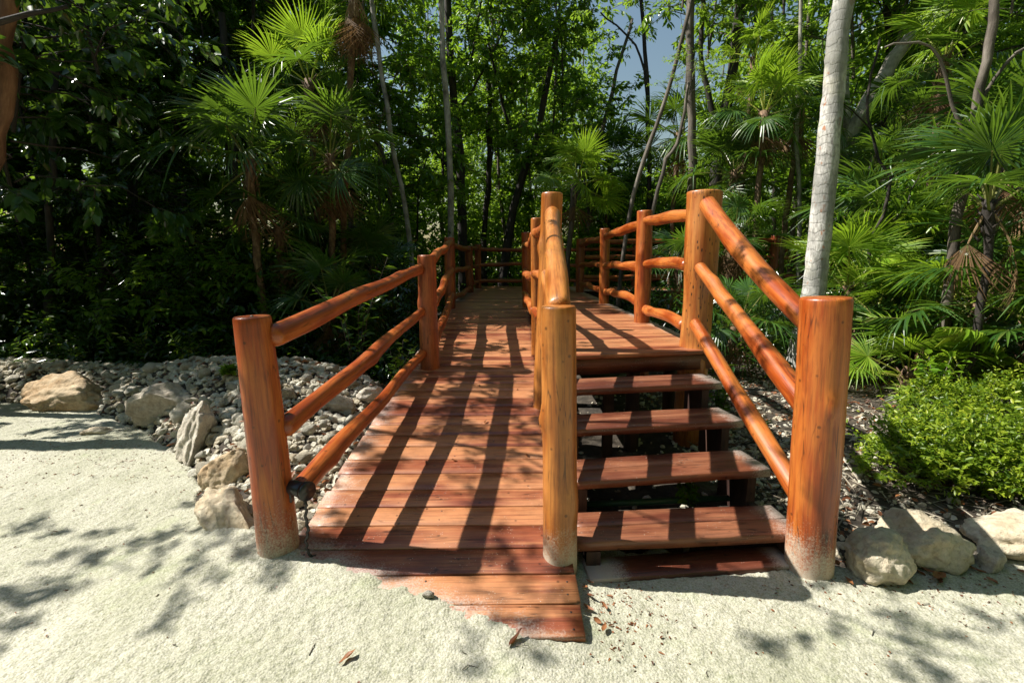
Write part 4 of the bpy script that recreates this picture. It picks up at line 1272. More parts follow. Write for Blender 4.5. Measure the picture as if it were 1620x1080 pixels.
ptree('tall broad crowned tree behind the twin fan palms', [(500, 500), (470, 300), (450, 100), (430, -60)], 12.5, 0.13, 0.07,
      [('mid1', 450, 210, 0, 1.3, 1), ('mid0', 380, 120, .5, 1.3, 1), ('mid2', 540, 300, .8, 1.2, .9), ('airy', 500, 60, 1, 1.1, .8)], bark='bark')
ptree('grey slim trunk behind the hanging dead palm leaves', [(556, 480), (556, 300), (553, 120), (550, -60)], 11.0, 0.06, 0.045,
      [('airy', 540, 60, 1.2, .9, .8)], bark='bark')
ptree('tall leafy tree rising over the dark left thicket', [(230, 500), (210, 300), (215, 100), (200, -60)], 11.0, 0.12, 0.06,
      [('mid1', 180, 230, 0, 1.3, 1), ('mid2', 260, 130, .4, 1.2, 1), ('mid0', 100, 120, .6, 1.3, 1)], bark='bark_dark')

# big leaved trees standing left of the picture, whose sprays hang into its upper left corner and throw the dappled shade
tree('large leaved tree at the left whose glossy sprays hang into the upper corner', [(-6.0, 3.9, 0), (-5.7, 3.9, 1.6), (-5.2, 4.0, 3.0), (-4.8, 4.1, 4.6)], 0.13, 0.06,
     [('big', (-5.3, 5.4, 2.9), 0.8, 0.9), ('big', (-4.4, 5.5, 3.5), 0.72, 0.8), ('big', (-5.7, 5.7, 2.0), 0.85, 1.0), ('thin', (-5.1, 4.5, 4.4), .9, .9), ('thin', (-1.45, 2.0, 3.5), .42, .5), ('thin', (-1.6, 3.3, 4.3), .5, .5), ('thin', (-3.5, 3.6, 3.7), .55, .6), ('thin', (-3.0, 4.3, 4.1), .5, .6)],
     bark='bark_dark', name='broadleaf_tree', group='big leaved trees at the left', limbs=[([(-5.2, 4.0, 3.0), (-4.4, 4.2, 3.3), (-3.7, 4.4, 3.6)], .04, .015), ([(-4.9, 4.05, 4.2), (-3.4, 3.5, 4.3), (-1.6, 3.3, 4.35)], .03, .014), ([(-3.4, 3.5, 4.3), (-2.4, 2.6, 4.1), (-1.45, 2.0, 3.65)], .012, .006)])
tree('spreading tree beyond the left picture edge throwing small leafy shadows', [(-7.5, 2.2, 0), (-7.3, 2.2, 2.2), (-6.0, 2.4, 4.2)], 0.10, 0.04,
     [('thin', (-5.5, 2.6, 4.0), .55, .5), ('thin', (-4.4, 2.75, 3.6), .45, .5), ('thin', (-3.5, 2.3, 4.0), .35, .5)],
     bark='bark_dark', name='broadleaf_tree', group='big leaved trees at the left')

for i, (lab, x, y_, z) in enumerate((('tall shade tree at the far left, nearest of the row', -9.3, 7.0, 3.6), ('tall shade tree at the far left behind the nearest one', -8.8, 8.8, 4.0),
                                     ('tall shade tree at the far left, third of the row', -9.0, 10.8, 5.4), ('tall shade tree deep in the left of the forest', -8.4, 13.2, 5.6))):
    tree(lab, [(x - .8, y_, 0), (x - .5, y_, 3), (x, y_, z + 1)], 0.16, 0.08,
         [('canopy', (x, y_, z), 1.0, 1.0), ('canopy', (x - 1.4, y_ + .6, z - 2.6), .9, .9)], bark='bark_dark', group='tall shade trees at the left')

# ------------------------------------------------------------------ fan palms
def fan_mesh(seed, R=0.56, nseg=42, spread=150, droop=0.25, pet=0.6, V=0.25, mat='palm', cut=0.5, curl=0.0, name='frond', wmul=1.0):
    r = np.random.RandomState(seed)
    mb = MB()
    # petiole
    pp = [np.array([t * pet, 0, 0.10 * math.sin(t * PI / 2) * pet]) for t in np.linspace(0, 1, 6)]
    tube(mb, pp, np.linspace(0.014, 0.008, 6), 5, rn=0.9)
    hub = pp[-1]
    ph = np.linspace(-spread, spread, nseg) * PI / 180
    dphi = ph[1] - ph[0]
    Vv = []; Qq = []; Rn = []
    for i, a in enumerate(ph):
        a = a + r.normal() * 0.022
        if r.rand() < 0.07 and 2 < i < nseg - 3: continue
        tip = r.rand() ** 3 * 0.6
        Rl = R * (0.80 + 0.2 * math.cos(a * 0.55)) * r.uniform(0.93, 1.04)
        dr = droop * r.uniform(0.5, 2.0) + (0.5 if r.rand() < .06 else 0)
        rs = [0.02, cut * 0.5, cut, cut + (1 - cut) * 0.55, 1.0]
        dx, dy = math.cos(a), math.sin(a)
        px, py = -dy, dx
        b = len(Vv)
        for k, t in enumerate(rs):
            rr_ = Rl * t
            if t <= cut: hw = rr_ * math.tan(dphi / 2) * 1.0
            else: hw = Rl * cut * math.tan(dphi / 2) * (1 - (t - cut) / (1 - cut)) ** 0.8 + 0.0008
            hw *= wmul
            zf = V * abs(math.sin(a)) * rr_ * 0.8 - dr * R * max(0, t - 0.2) ** 2.2 * 1.5 - 0.22 * rr_ * max(0, math.cos(a)) * 0.6
            xf = 1.0 - curl * t * t
            c = hub + np.array([dx * rr_ * xf, dy * rr_ * xf, zf])
            zz = hw * 0.55
            Vv += [c + np.array([px * hw, py * hw, zz]), c, c - np.array([px * hw, py * hw, -zz])]
        for k in range(len(rs) - 1):
            o_ = b + k * 3
            Qq += [(o_, o_ + 1, o_ + 4, o_ + 3), (o_ + 1, o_ + 2, o_ + 5, o_ + 4)]
        b_ = min(.72, max(0, 0.4 + r.normal() * 0.17))
        for k in range(len(rs)): Rn += [min(1, b_ + (tip if k == len(rs) - 1 else tip * .25 * (k == len(rs) - 2)))] * 3
    mb.add(Vv, Qq, None, None, np.array(Rn))
    return mb.mesh(name, M[mat], False)


FAN = [fan_mesh(i + 1, R=0.54 + 0.05 * (i % 3), spread=(150, 165, 135, 158)[i], droop=(0.18, 0.3, 0.42, 0.1)[i], V=(0.3, 0.15, 0.35, 0.45)[i]) for i in range(4)]
FANB = [fan_mesh(i + 11, R=0.56, spread=(140, 155, 128)[i], droop=(0.15, 0.3, 0.4)[i], V=(0.35, 0.2, 0.4)[i], mat='palm_bright') for i in range(3)]
FAND = [fan_mesh(i + 21, R=0.66, nseg=22, spread=(58, 40)[i], droop=0.18, V=-0.5, mat='palm_dry', curl=0.1, name='dead_frond', pet=0.32, wmul=.7, cut=.4) for i in range(2)]


def palm(label, crown, base=None, n=14, sc=1.0, tr=0.05, dead=3, kind='green', lo=-35, hi=78, group='fan palms under the trees', seed=None, bark='fibre', lean=None):
    tree_seed[0] += 1
    s = tree_seed[0] if seed is None else seed
    r = np.random.RandomState(s + 300)
    crown = Vector(crown); crown.z -= 0.28 * sc
    if base is None: base = Vector((crown.x + r.uniform(-.12, .12), crown.y + r.uniform(-.1, .1), float(floor_h(crown.x, crown.y))))
    base = Vector(base)
    t = thing('fan_palm', base, label, 'palm', group)
    h = crown - base
    mb = MB()
    pts = curve_pts([Vector((0, 0, -0.1)), h * 0.5 + Vector((r.uniform(-.06, .06), r.uniform(-.06, .06), 0)), h], 14, 0.012, s)
    rad = np.full(14, tr); rad[-3:] *= 1.35; rad[-1] *= 1.1; rad[0] *= 1.2
    tube(mb, pts, rad, 10, wob=0.12)
    # old leaf bases below the crown
    for i in range(16):
        a = i * 2.4; zz = 1 - i * 0.02
        pb = np.array(h) + np.array([math.cos(a) * tr, math.sin(a) * tr, -0.03 * i * sc])
        tube(mb, [pb, pb + np.array([math.cos(a) * .07, math.sin(a) * .07, .09]) * sc], [0.016 * sc, 0.006 * sc], 5)
    mb.build('trunk', M[bark], t)
    for i in range(n):
        f = (i + 0.5) / n
        el = math.radians(hi + (lo - hi) * f + r.normal() * 6)
        a = i * 2.4 + r.normal() * 0.25 + s
        src = FAN if kind == 'green' or (kind == 'mix' and i > n * 0.45) else FANB
        o = link('frond', src[r.randint(len(src))], t)
        o.location = h + Vector((math.cos(a), math.sin(a), 0)) * tr * 0.5 + Vector((0, 0, -0.12 * f * sc))
        o.rotation_euler = (r.normal() * 0.35, -el, a)
        q = sc * r.uniform(0.85, 1.1)
        o.scale = (q, q, q)
    for i in range(dead):
        a = i * 2.4 + r.normal() * 0.4 + s * 2
        o = link('dead_frond', FAND[i % 2], t)
        o.location = h + Vector((math.cos(a), math.sin(a), 0)) * tr + Vector((0, 0, -0.15 * sc))
        o.rotation_euler = (r.normal() * 0.3, math.radians(r.uniform(62, 96)), a)
        q = sc * r.uniform(0.85, 1.1)
        o.scale = (q, q, q)
    return t


# left group
palm('tall bright fan palm at upper left above its neighbour', P(488, 95, 8.2), n=13, sc=1.05, kind='mix', dead=3)
palm('broad fan palm at left standing lower than the tall bright one', P(392, 215, 7.0), n=13, sc=1.1, kind='green', dead=3)
palm('dark drooping fan palm with brown dead skirt below the tall bright palm', P(520, 215, 7.6), n=13, sc=.95, dead=9, lo=-50)
palm('low shadowed fan palm beneath the broad left palm', P(440, 330, 7.4), n=12, sc=.95, dead=5, lo=-45)
palm('palm high at the top edge with thick brown skirt of dead leaves', P(560, -45, 8.0), Vector((P(520, 300, 8.0).x, 8.0, 0)), n=10, sc=.9, dead=14, lo=-10, tr=.05)
palm('dark fan palm left of the ramp behind the left railing', P(590, 400, 8.4), n=12, sc=.9, dead=3, lo=-30)
palm('smaller dark fan palm by the rubble heap end', P(520, 455, 6.6), n=10, sc=.75, dead=2, lo=-30)
# centre
palm('small bright yellow green fan palm growing beside the boardwalk end', P(912, 262, 11.0), Vector((1.28, 11.3, 0.0)), n=13, sc=1.1, kind='bright', dead=1, tr=.06, bark='bark')
palm('distant hazy fan palm behind the small bright one', P(965, 235, 16.0), n=14, sc=1.5, dead=5)
palm('tall fan palm half hidden left of the thick dark leaning trunk', P(1075, 185, 12.5), n=14, sc=1.3, dead=3)
# right of centre
palm('fan palm with full rosette just above the tall stair post', P(1165, 245, 9.4), n=15, sc=1.0, dead=4)
palm('fan palm with round sunlit leaf left of the coconut trunk', P(1212, 150, 8.8), n=15, sc=.95, kind='mix', dead=4)
palm('fan palm pressed against the coconut trunk at mid height', P(1268, 150, 9.4), n=12, sc=.95, dead=4)
palm('slender young fan palm higher up beside the leaning trunk', P(1195, 70, 10.0), n=10, sc=.8, kind='bright', dead=1)
palm('low fan palm between tall stair post and far railing', P(1075, 400, 8.6), n=12, sc=.8, dead=3, lo=-30)
palm('low dark fan palm right behind the stair handrail', P(1175, 480, 6.2), n=11, sc=.72, dead=3, lo=-25)
palm('shaded fan palm with dead brown leaves behind the handrail', P(1165, 345, 8.2), n=11, sc=.8, dead=7, lo=-40)
# right
palm('tall fan palm right of the coconut trunk under the leaning trunk', P(1400, 250, 8.4), n=12, sc=1.0, dead=4)
palm('bright backlit fan palm near the top right corner', P(1500, 55, 7.6), n=12, sc=1.0, kind='mix', dead=3)
palm('big close fan palm with upright dark blades at the right edge', P(1575, 270, 4.8), n=11, sc=.95, dead=2, hi=86, lo=10, tr=.036, bark='bark_dark')
palm('fan palm spreading sunlit leaves at right above the bush', P(1500, 455, 5.6), n=12, sc=.9, kind='mix', dead=4, lo=-40)
palm('fan palm with radiating leaf between bush and coconut trunk', P(1395, 465, 6.4), n=11, sc=.85, kind='mix', dead=3, lo=-35)
palm('low fan palm spreading over the litter beside the coconut trunk', P(1440, 560, 5.2), n=11, sc=.75, kind='bright', dead=3, lo=-35, hi=60)
palm('fan palm cut by the right picture edge above the bush', P(1640, 480, 4.9), n=10, sc=.85, kind='mix', dead=2, lo=-35)
palm('fan palm in deep shade behind the sunlit right hand palms', P(1560, 380, 6.8), n=14, sc=1.1, dead=5)
palm('tall slim fan palm behind the big close one', P(1450, 165, 9.2), n=11, sc=1.0, dead=5)
palm('broad low fan palm hugging the right side of the coconut trunk', P(1345, 420, 6.6), n=12, sc=.95, kind='mix', dead=2, lo=-35)
palm('sunlit fan palm with a wide round leaf facing the viewer at right', P(1560, 425, 5.1), n=12, sc=.95, kind='green', dead=2, lo=-40)
palm('bright fan palm rising between the two brown right hand trunks', P(1455, 375, 7.0), n=13, sc=1.05, kind='mix', dead=2, lo=-30)
palm('tall dark leaved fan palm at the upper right edge', P(1600, 180, 5.6), n=13, sc=1.1, dead=3, lo=-20, bark='bark_dark')
palm('half shaded fan palm above the broad low one', P(1385, 330, 7.4), n=12, sc=1.0, dead=4)
palm('fan palm at mid height behind the leaning pale trunk', P(1330, 330, 9.2), n=10, sc=1.0, dead=4)

# ------------------------------------------------------------------ coconut palm
def pinnate_mesh(seed, L=3.0, nl=46, ll=0.55, lw=0.035, droop=0.55, mat='palm'):
    r = np.random.RandomState(seed)
    mb = MB()
    t = np.linspace(0, 1, 14)
    path = np.stack([L * t * (1 - .12 * t * t), 0 * t, L * (0.28 * t - droop * t ** 2.2)], 1)
    tube(mb, path, np.linspace(0.028, 0.004, 14) * L / 3, 6, rn=0.95)
    for s in (-1, 1):
        tt = np.linspace(0.12, 1.0, nl)
        Pn = np.stack([np.interp(tt, t, path[:, k]) for k in range(3)], 1)
        d = np.stack([np.gradient(np.interp(tt, t, path[:, k])) for k in range(3)], 1); d = unit(d)
        D = d * 0.75 + np.array([0, s * 0.9, 0]) + np.array([0, 0, -0.35]) + r.normal(0, .08, (nl, 3))
        leaves(mb, Pn, D, np.tile([0, 0, 1.0], (nl, 1)) + r.normal(0, .2, (nl, 3)), ll * np.sin(np.clip(tt * .9 + .12, 0, 1) * PI) ** .5 + .05, lw, r.uniform(.3, .9, nl), fold=0.8, droop=0.45)
    return mb.mesh('frond', M[mat], True)


PINN = [pinnate_mesh(1), pinnate_mesh(2, droop=0.75)]
ct = thing('coconut_palm', (3.70, 6.05, 0.0), 'leaning coconut palm with thick pale ringed trunk right of the stairs', 'palm')
mb = MB()
cp = curve_pts([(0.05, 0, -0.15), (-0.02, 0, .1), P(1261, 590, 6.0) - Vector((3.70, 6.05, 0)), P(1275, 523, 6) - Vector((3.7, 6.05, 0)), P(1289, 455, 6) - Vector((3.7, 6.05, 0)), P(1304, 300, 6) - Vector((3.7, 6.05, 0)), P(1320, 130, 6) - Vector((3.7, 6.05, 0)), P(1334, 0, 6) - Vector((3.7, 6.05, 0)), (0.25, -.1, 7.5)], 80, 0.005, 4)
rd = np.interp(np.linspace(0, 1, 80), [0, .04, .2, .35, .58, 1], [.225, .19, .166, .146, .124, .10]) 
tube(mb, cp, rd, 28, wob=0.018)
mb.build('trunk', M['coco'], ct)
for i in range(14):
    o = link('frond', PINN[i % 2], ct)
    o.location = (0.25, -.1, 7.5)
    o.rotation_euler = (0, -math.radians(60 - i * 6.5), i * 2.4)
# young coconut seedling arching among the fan palms
yp = thing('young_palm', P(1590, 640, 4.9) * 1.0, 'young feather leaved palm arching over the bush', 'palm')
yp.location.z = 0.05
PY = [pinnate_mesh(5, L=1.7, nl=24, ll=.42, lw=.035, droop=.6, mat='palm'), pinnate_mesh(6, L=1.5, nl=22, ll=.4, lw=.035, droop=.75, mat='palm_bright')]
for i, (a, e) in enumerate(((2.85, 52), (3.5, 62), (1.8, 68), (4.4, 60), (0.4, 60))):
    o = link('frond', PY[i % 2], yp); o.rotation_euler = (0, -math.radians(e), a)

# ------------------------------------------------------------------ bushes at the right
def bush_mesh(seed, blobs, n, L, W, mat):
    r = np.random.RandomState(seed)
    bw = MB(); lf = MB(); S = []; E_ = []; T = []
    for (cx, cy, cz, R) in blobs:
        k = int(n * R * R)
        d = unit(r.normal(size=(k, 3))); d[:, 2] = np.abs(d[:, 2]) * 0.85 - 0.25 * r.rand(k)
        lump = 1 + 0.34 * np.sin(d[:, 0] * 7 + seed) * np.cos(d[:, 1] * 6 + d[:, 2] * 5)
        rr_ = R * lump * r.uniform(0.72, 1.03, k)
        c = np.array([cx, cy, cz * .8])
        s = c + d * rr_[:, None]
        dd = unit(d + r.normal(0, .5, (k, 3)) + np.array([0, 0, .35]))
        e = s + dd * (r.uniform(.05, .12, (k, 1)) + .16 * (r.rand(k, 1) < .09))
        S.append(s); E_.append(e); T.append(r.uniform(0, 1, k))
        for j in range(26):
            i = r.randint(k)
            tube(bw, [(cx * .4, cy * .4, 0), (s[i] + np.array([cx * .4, cy * .4, 0])) / 2 + r.normal(0, .03, 3), s[i]], [.008, .005, .002], 4, cap=False)
    S = np.concatenate(S); E_ = np.concatenate(E_); T = np.concatenate(T)
    twig_leaves(lf, S, E_, 9, L, W, r, droop=0.0, tone=T)
    return bw, lf


for lab, loc, blobs, sd in (('rounded bright green small leaved bush behind the large cream boulder', (2.90, 3.15, -0.03), [(0, 0, .20, .30), (-.26, -.05, .16, .24), (.12, .12, .30, .24), (.30, -.1, .14, .26), (-.05, .2, .28, .2), (.3, .2, .3, .18)], 3),
                            ('bright small leaved bush cut by the right picture edge', (3.58, 3.2, -0.03), [(0, 0, .2, .36), (-.3, .15, .32, .24), (.3, 0, .3, .3), (-.25, -.25, .12, .26), (0, -.3, .15, .22)], 4),
                            ('taller looser green shrub behind the two bright bushes', (4.0, 4.1, 0.0), [(0, 0, .2, .30), (-.45, 0, .14, .22), (.45, .1, .25, .33), (-.1, .3, .3, .22)], 6)):
    bw, lf = bush_mesh(sd, blobs, 3100, 0.042, 0.019, 'bush')
    t = thing('bush', loc, lab, 'bush', 'bushes at the right'); t.scale = (.9, .9, .98)
    bw.build('branches', M['bark'], t); lf.build('foliage', M['bush'], t)


# small leafy weeds with a label each
def weed(label, loc, h, n, L, W, seed, mat='leaf', cat='plant', sc=1.0):
    r = np.random.RandomState(seed)
    t = thing('weed', loc, label, cat, 'small wild plants')
    st_ = MB(); lf = MB(); S = []; E_ = []
    for i in range(n):
        a = r.uniform(0, 6.28); sp_ = r.uniform(.1, .5) * h
        p = [np.array([0, 0, 0.0]), np.array([math.cos(a) * sp_ * .4, math.sin(a) * sp_ * .4, h * .6]), np.array([math.cos(a) * sp_, math.sin(a) * sp_, h * r.uniform(.7, 1.05)])]
        tube(st_, p, [.005, .004, .0015], 5)
        S += [p[0] * .6 + p[1] * .4, p[1]]; E_ += [p[1], p[2]]
    twig_leaves(lf, np.array(S), np.array(E_), 7, L, W, r, droop=.2)
    st_.build('stem', M['bark'], t); lf.build('foliage', M[mat], t)
    return t


weed('bright low weed on the gravel under the stair handrail', (2.05, 3.75, 0.0), 0.22, 7, .07, .038, 1, 'bush')
weed('leafy weed beneath the lowest handrail by the steps', (1.95, 4.35, 0.0), 0.45, 8, .08, .035, 2, 'leaf')
weed('dark fern like weed below the platform edge', (1.1, 2.75, -0.02), 0.2, 6, .06, .03, 3, 'leaf')
weed('leafy sapling with pale top sprays behind the rubble heap', (-1.75, 5.3, 0.15), 1.35, 5, .13, .045, 4, 'leaf')
weed('low leafy sapling between left railing and rubble', (-1.15, 4.75, 0.0), 0.75, 7, .08, .035, 5, 'leaf')
weed('sunlit sprout in the gloom above the tan boulder', (-4.05, 5.9, 0.1), 0.55, 6, .10, .035, 6, 'palm_bright')
weed('second sprout just left of the boulder gloom', (-4.75, 6.1, 0.1), 0.6, 6, .10, .035, 7, 'palm_bright')
weed('round green rosette growing on the rubble heap', (-2.62, 4.35, 0.47), 0.07, 7, .08, .045, 8, 'leaf')
weed('broad leaved seedling at the right edge behind the bush', (4.1, 4.5, 0.0), 0.65, 7, .10, .06, 9, 'leaf')

# ------------------------------------------------------------------ undergrowth and background wood
r = np.random.RandomState(77)
lf = MB()
n = 15000
S = []
for (x0, x1, y0, y1, k, hm) in ((-12, -1.4, 6.2, 10.5, 5200, 1.6), (-9, -0.9, 5.6, 7.0, 1500, .5), (-11, 12, 10.5, 17, 4500, 2.6), (2.2, 12, 5.6, 12, 3600, 1.1)):
    x = r.uniform(x0, x1, k); y_ = r.uniform(y0, y1, k)
    z = r.rand(k) ** 1.3 * hm * (0.5 + 0.5 * np.clip(vn(x, y_, .8, 3) + .6, 0, 1.3))
    keep = ~((x > -1.35) & (x < 2.0) & (y_ < 14.6)) & ~((x > 1.5) & (y_ > 12.0) & (y_ < 14.6))
    S.append(np.stack([x, y_, z], 1)[keep])
S = np.concatenate(S)
d = unit(r.normal(size=S.shape) + np.array([0, 0, .3]))
twig_leaves(lf, S, S + d * r.uniform(.2, .45, (len(S), 1)), 7, 0.11, 0.045, r, droop=.4)
tag(lf.build('undergrowth', M['leaf_painted_shade']), 'leafy undergrowth filling the forest floor, its deep shade painted into the leaf colour', 'undergrowth', None, 'stuff')

# far wood: a deep belt of leaf clumps that reads as one mass
lf = MB(); wd = MB()
cl = []
for i in range(1150):
    a = r.uniform(-1.05, 1.05)
    dist = r.uniform(17, 30)
    top = 10.5 + 2.5 * math.sin(a * 5) + r.normal() * 1.5
    # open sky gaps above the ramp and right of centre
    for g, w_, cut in ((-0.22, .06, 5.2), (0.235, .085, 4.3), (-.55, .05, 8.0), (.36, .03, 6)):
        if abs(a - g) < w_: top = min(top, cut * dist / 20)
    z = r.uniform(0, 1) ** (.9 if i < 620 else 2.4) * top
    cl.append((math.sin(a) * dist, math.cos(a) * dist, z, r.uniform(.8, 1.7)))
for (x, y_, z, R) in cl:
    k = int(36 * R)
    s = np.array([x, y_, z]) + unit(r.normal(size=(k, 3))) * (R * r.uniform(.3, 1, (k, 1))) * np.array([1.25, 1.25, .7])
    e = s + unit(r.normal(size=(k, 3)) + np.array([0, 0, .2])) * .45
    twig_leaves(lf, s, e, 7, .24, .11, r, droop=.4, tone=np.clip(r.uniform(0, 1, k) * .6 + r.rand() * .5, 0, 1))
sw = MB()  # unseen ring of leaf clumps, added to hold back sky light
for i in range(900):
    a = r.uniform(1.15, 2 * PI - 1.15); dist = r.uniform(9, 14)
    x, y_ = math.sin(a) * dist, math.cos(a) * dist
    z = r.uniform(0, 1) * (15.5 if x > -2 else max(1.0, dist - 7.0)); R = r.uniform(1.0, 2.0)
    k = int(16 * R)
    s = np.array([x, y_, z]) + unit(r.normal(size=(k, 3))) * (R * r.uniform(.3, 1, (k, 1)))
    twig_leaves(sw, s, s + unit(r.normal(size=(k, 3))) * .6, 7, .34, .17, r, droop=.4)
tag(sw.build('forest', M['leaf_far']), 'unseen forest ring added round the clearing behind the viewer to cut sky light', 'forest', None, 'stuff')
for i in range(70):
    a = r.uniform(-1.0, 1.0); dist = r.uniform(15.5, 26)
    if abs(a - .235) < .09 or abs(a + .22) < .05: continue
    x, y_ = math.sin(a) * dist, math.cos(a) * dist
    ln = r.normal() * 1.2
    tube(wd, curve_pts([(x, y_, -.1), (x + ln * .3, y_, 3), (x + ln, y_ + r.normal() * .5, 14)], 8, .06, i), np.linspace(r.uniform(.07, .16), .01, 8), 8)
fw = lf.build('forest', M['leaf_far'])
tag(fw, 'dense sunlit forest closing the view behind the boardwalk', 'forest', None, 'stuff')
tag(wd.build('forest_trunks', M['bark']), 'many far trunks standing inside the background forest', 'forest', None, 'stuff')

# ------------------------------------------------------------------ litter
r = np.random.RandomState(15)
lf = MB()
k = 5200
x = r.uniform(1.55, 6.5, k); y_ = r.uniform(2.5, 8.5, k)
z = floor_h(x, y_) + r.uniform(0.002, .03, k)
Pn = np.stack([x, y_, z], 1)
a = r.uniform(0, 6.28, k)
D = np.stack([np.cos(a), np.sin(a), r.normal(0, .08, k)], 1)
leaves(lf, Pn, D, np.tile([0, 0, 1.0], (k, 1)) + r.normal(0, .4, (k, 3)), r.uniform(.08, .32, k), r.uniform(.005, .014, k), r.uniform(0, 1, k), fold=.4, droop=.05)
tag(lf.build('palm_litter', M['straw']), 'grey dried palm straw littering the ground behind the right boulders', 'litter', None, 'stuff')
lf = MB()
k = 2600
x = np.concatenate([r.uniform(-5.5, -1.2, 900), r.uniform(1.5, 5, 1300), r.uniform(-1.2, .2, 400)]); y_ = np.concatenate([r.uniform(2.6, 5.4, 900), r.uniform(2.2, 6, 1300), r.uniform(2.6, 3.6, 400)])
ok = y_ > sand_edge(x, y_) + .02
ok &= ~((x > -1.1) & (x < .3))
x, y_ = x[ok], y_[ok]; k = len(x)
Pn = np.stack([x, y_, floor_h(x, y_) + r.uniform(.01, .05, k)], 1)
a = r.uniform(0, 6.28, k)
leaves(lf, Pn, np.stack([np.cos(a), np.sin(a), r.normal(0, .2, k)], 1), np.tile([0, 0, 1.0], (k, 1)) + r.normal(0, .5, (k, 3)), r.uniform(.03, .07, k), r.uniform(.015, .03, k), r.uniform(0, 1, k), fold=.5, droop=.25)
tag(lf.build('leaf_litter', M['brown_leaf']), 'small brown dead leaves caught among stones and litter', 'litter', None, 'stuff')

# twigs and crumbs on the sand
lf = MB()
for i in range(150):
    x = r.uniform(-4.6, 3.2); y_ = r.uniform(1.3, 4.6)
    if y_ > float(sand_edge(x, y_)) - .03 or (-1.0 < x < .33 and y_ > 1.66): continue
    a = r.uniform(0, 6.28); L = r.uniform(.01, .06) * (2.5 if r.rand() < .08 else 1)
    z = float(sand_h(x, y_)) + .003
    p = [np.array([x, y_, z]), np.array([x + math.cos(a) * L * .5 + r.normal() * .01, y_ + math.sin(a) * L * .5 + r.normal() * .01, z + .004]), np.array([x + math.cos(a) * L, y_ + math.sin(a) * L, z + .001])]
    tube(lf, p, [.0018, .0016, .0008], 5, rn=r.rand())
tag(lf.build('twig_litter', M['bark']), 'thin dark twigs scattered over the sand', 'litter', None, 'stuff')

lf = MB()
k = 1500
x = np.concatenate([r.uniform(-5.0, 3.4, 600), r.normal(-3.0, .7, 450), r.normal(2.2, .6, 300), r.normal(.45, .12, 150)])
y_ = np.concatenate([r.uniform(1.2, 4.6, 600), r.normal(3.5, .35, 450), r.normal(2.0, .12, 300), r.normal(1.85, .15, 150)])
ok = (y_ < sand_edge(x, y_) + .05) & ~((x > -1.0) & (x < .32) & (y_ > 1.62))
x, y_ = x[ok], y_[ok]; k = len(x)
a = r.uniform(0, 6.28, k)
leaves(lf, np.stack([x, y_, sand_h(x, y_) + .003], 1), np.stack([np.cos(a), np.sin(a), r.normal(0, .15, k)], 1), np.tile([0, 0, 1.0], (k, 1)) + r.normal(0, .5, (k, 3)), r.uniform(.006, .022, k) * (1 + 1.2 * (r.rand(k) < .08)), r.uniform(.004, .010, k), r.uniform(0, 1, k), fold=.5, droop=.2)
tag(lf.build('sand_litter', M['brown_leaf']), 'tiny brown crumbs of leaf scattered on the sand', 'litter', None, 'stuff')
sh_ = MB()
k = 260
x = np.concatenate([r.uniform(-5.0, 3.4, 110), r.normal(-3.2, .8, 150)]); y_ = np.concatenate([r.uniform(1.2, 4.6, 110), r.normal(3.7, .3, 150)])
pts = [(a_, b_, float(sand_h(a_, b_))) for a_, b_ in zip(x, y_) if b_ < float(sand_edge(a_, b_)) + .05 and not (-1.0 < a_ < .32 and b_ > 1.62)]
scatter_rocks(sh_, pts, lambda r: 0.004 + 0.012 * r.rand() ** 3, seed=31)
tag(sh_.build('sand_pebbles', M['rubble'], smooth=False), 'little pale pebbles strewn on the sand', 'gravel', None, 'stuff')

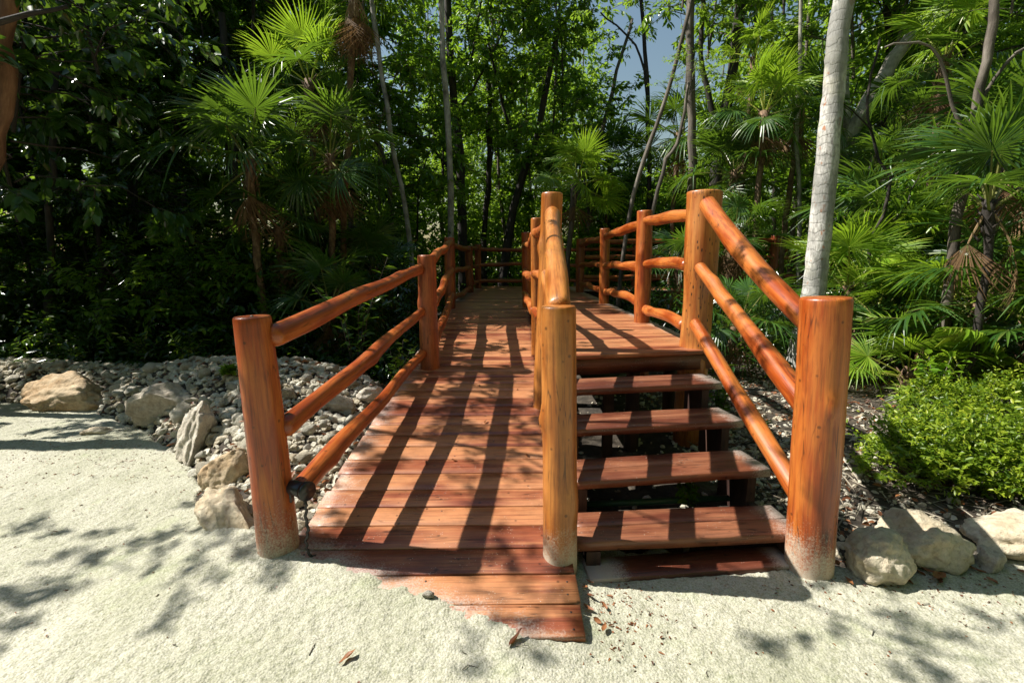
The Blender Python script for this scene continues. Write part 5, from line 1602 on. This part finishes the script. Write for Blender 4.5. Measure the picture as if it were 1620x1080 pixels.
# single fallen leaves
def leaf_piece(seed, L=.11, W=.05, mat='brown_leaf'):
    r = np.random.RandomState(seed)
    mb = MB()
    n = 9
    t = np.linspace(0, 1, n)
    w = W / 2 * np.sin(t * PI) ** .7 * (1 - .25 * t) + .0008
    cu = r.uniform(.15, .5)
    z = .012 + .03 * cu * (2 * t - 1) ** 2
    for s in (-1, 1):
        pass
    V = []
    for i in range(n):
        for s in (-1, -.5, 0, .5, 1):
            V.append(((t[i] - .5) * L, s * w[i], z[i] + abs(s) ** 1.5 * w[i] * .6 + .003 * math.sin(9 * t[i] + 3 * s + seed)))
    V = np.array(V)
    i = (np.arange(n - 1)[:, None] * 5 + np.arange(4)[None]).ravel()
    q = np.stack([i, i + 1, i + 6, i + 5], 1)
    mb.add(V, q, None, None, r.uniform(.2, 1))
    return mb.mesh('fallen_leaf', M[mat], True)


LP = [leaf_piece(i, L=.09 + .02 * (i % 3), W=.04 + .008 * (i % 2)) for i in range(5)]
r = np.random.RandomState(21)
spots = []
for _ in range(34):
    x = r.uniform(1.55, 3.1); y_ = float(np.interp(x, BX, BY)) + r.normal() * .08 - .09
    spots.append((x, y_))
def place_leaf(x, y_, z, lab, grp, s=1.0, i=None):
    o = link('fallen_leaf', LP[r.randint(5) if i is None else i])
    o.location = (x, y_, z)
    o.rotation_euler = (r.normal() * .3, r.normal() * .3, r.uniform(0, 6.28)); o.scale = (s, s, s)
    tag(o, lab, 'leaf', grp)
for x, y_ in spots:
    place_leaf(x, y_, max(float(sand_h(x, y_)), float(floor_h(x, y_))) + .004, 'curled brown fallen leaf at the foot of the right hand boulders', 'fallen leaves by the right boulders', r.uniform(.45, .95))
for (x, y_) in ((0.33, 1.86), (0.36, 1.8), (0.35, 1.93), (0.38, 1.75), (0.34, 2.0), (0.4, 1.88), (.36, 2.03)):
    place_leaf(x, y_, float(sand_h(x, y_)) + .01, 'brown leaf scrap caught beside the ramp corner under the first tread', 'leaf scraps by the ramp corner', r.uniform(.25, .5))
for (x, y_) in ((-.55, 2.95), (-.38, 2.98), (-.2, 3.55), (.1, 3.05), (-.3, 4.3), (.05, 4.2)):
    place_leaf(x, y_, float(ramp_z(y_)) + .002, 'small dry leaf lying on the ramp planks', 'leaves on the ramp', r.uniform(.3, .55))
place_leaf(-.60, 1.55, float(sand_h(-.60, 1.55)) + .004, 'curled brown leaf alone on the sand in front of the ramp', None, .6, 1)
place_leaf(0.02, 1.64, float(sand_h(.02, 1.64)) + .006, 'reddish leaf scrap at the front edge of the lowest ramp plank', None, .7, 2)
mb = MB(); mb.add(*rock_shape(3, 777, 8, .1)[:1], None, rock_shape(3, 777, 8, .1)[1], rn=.9)
o = mb.build('stone', M['boulder_grey']); o.location = (-.36, 1.86, .095); o.scale = (.028, .02, .018)
tag(o, 'tiny white stone on the sand at the ramp edge', 'stone')
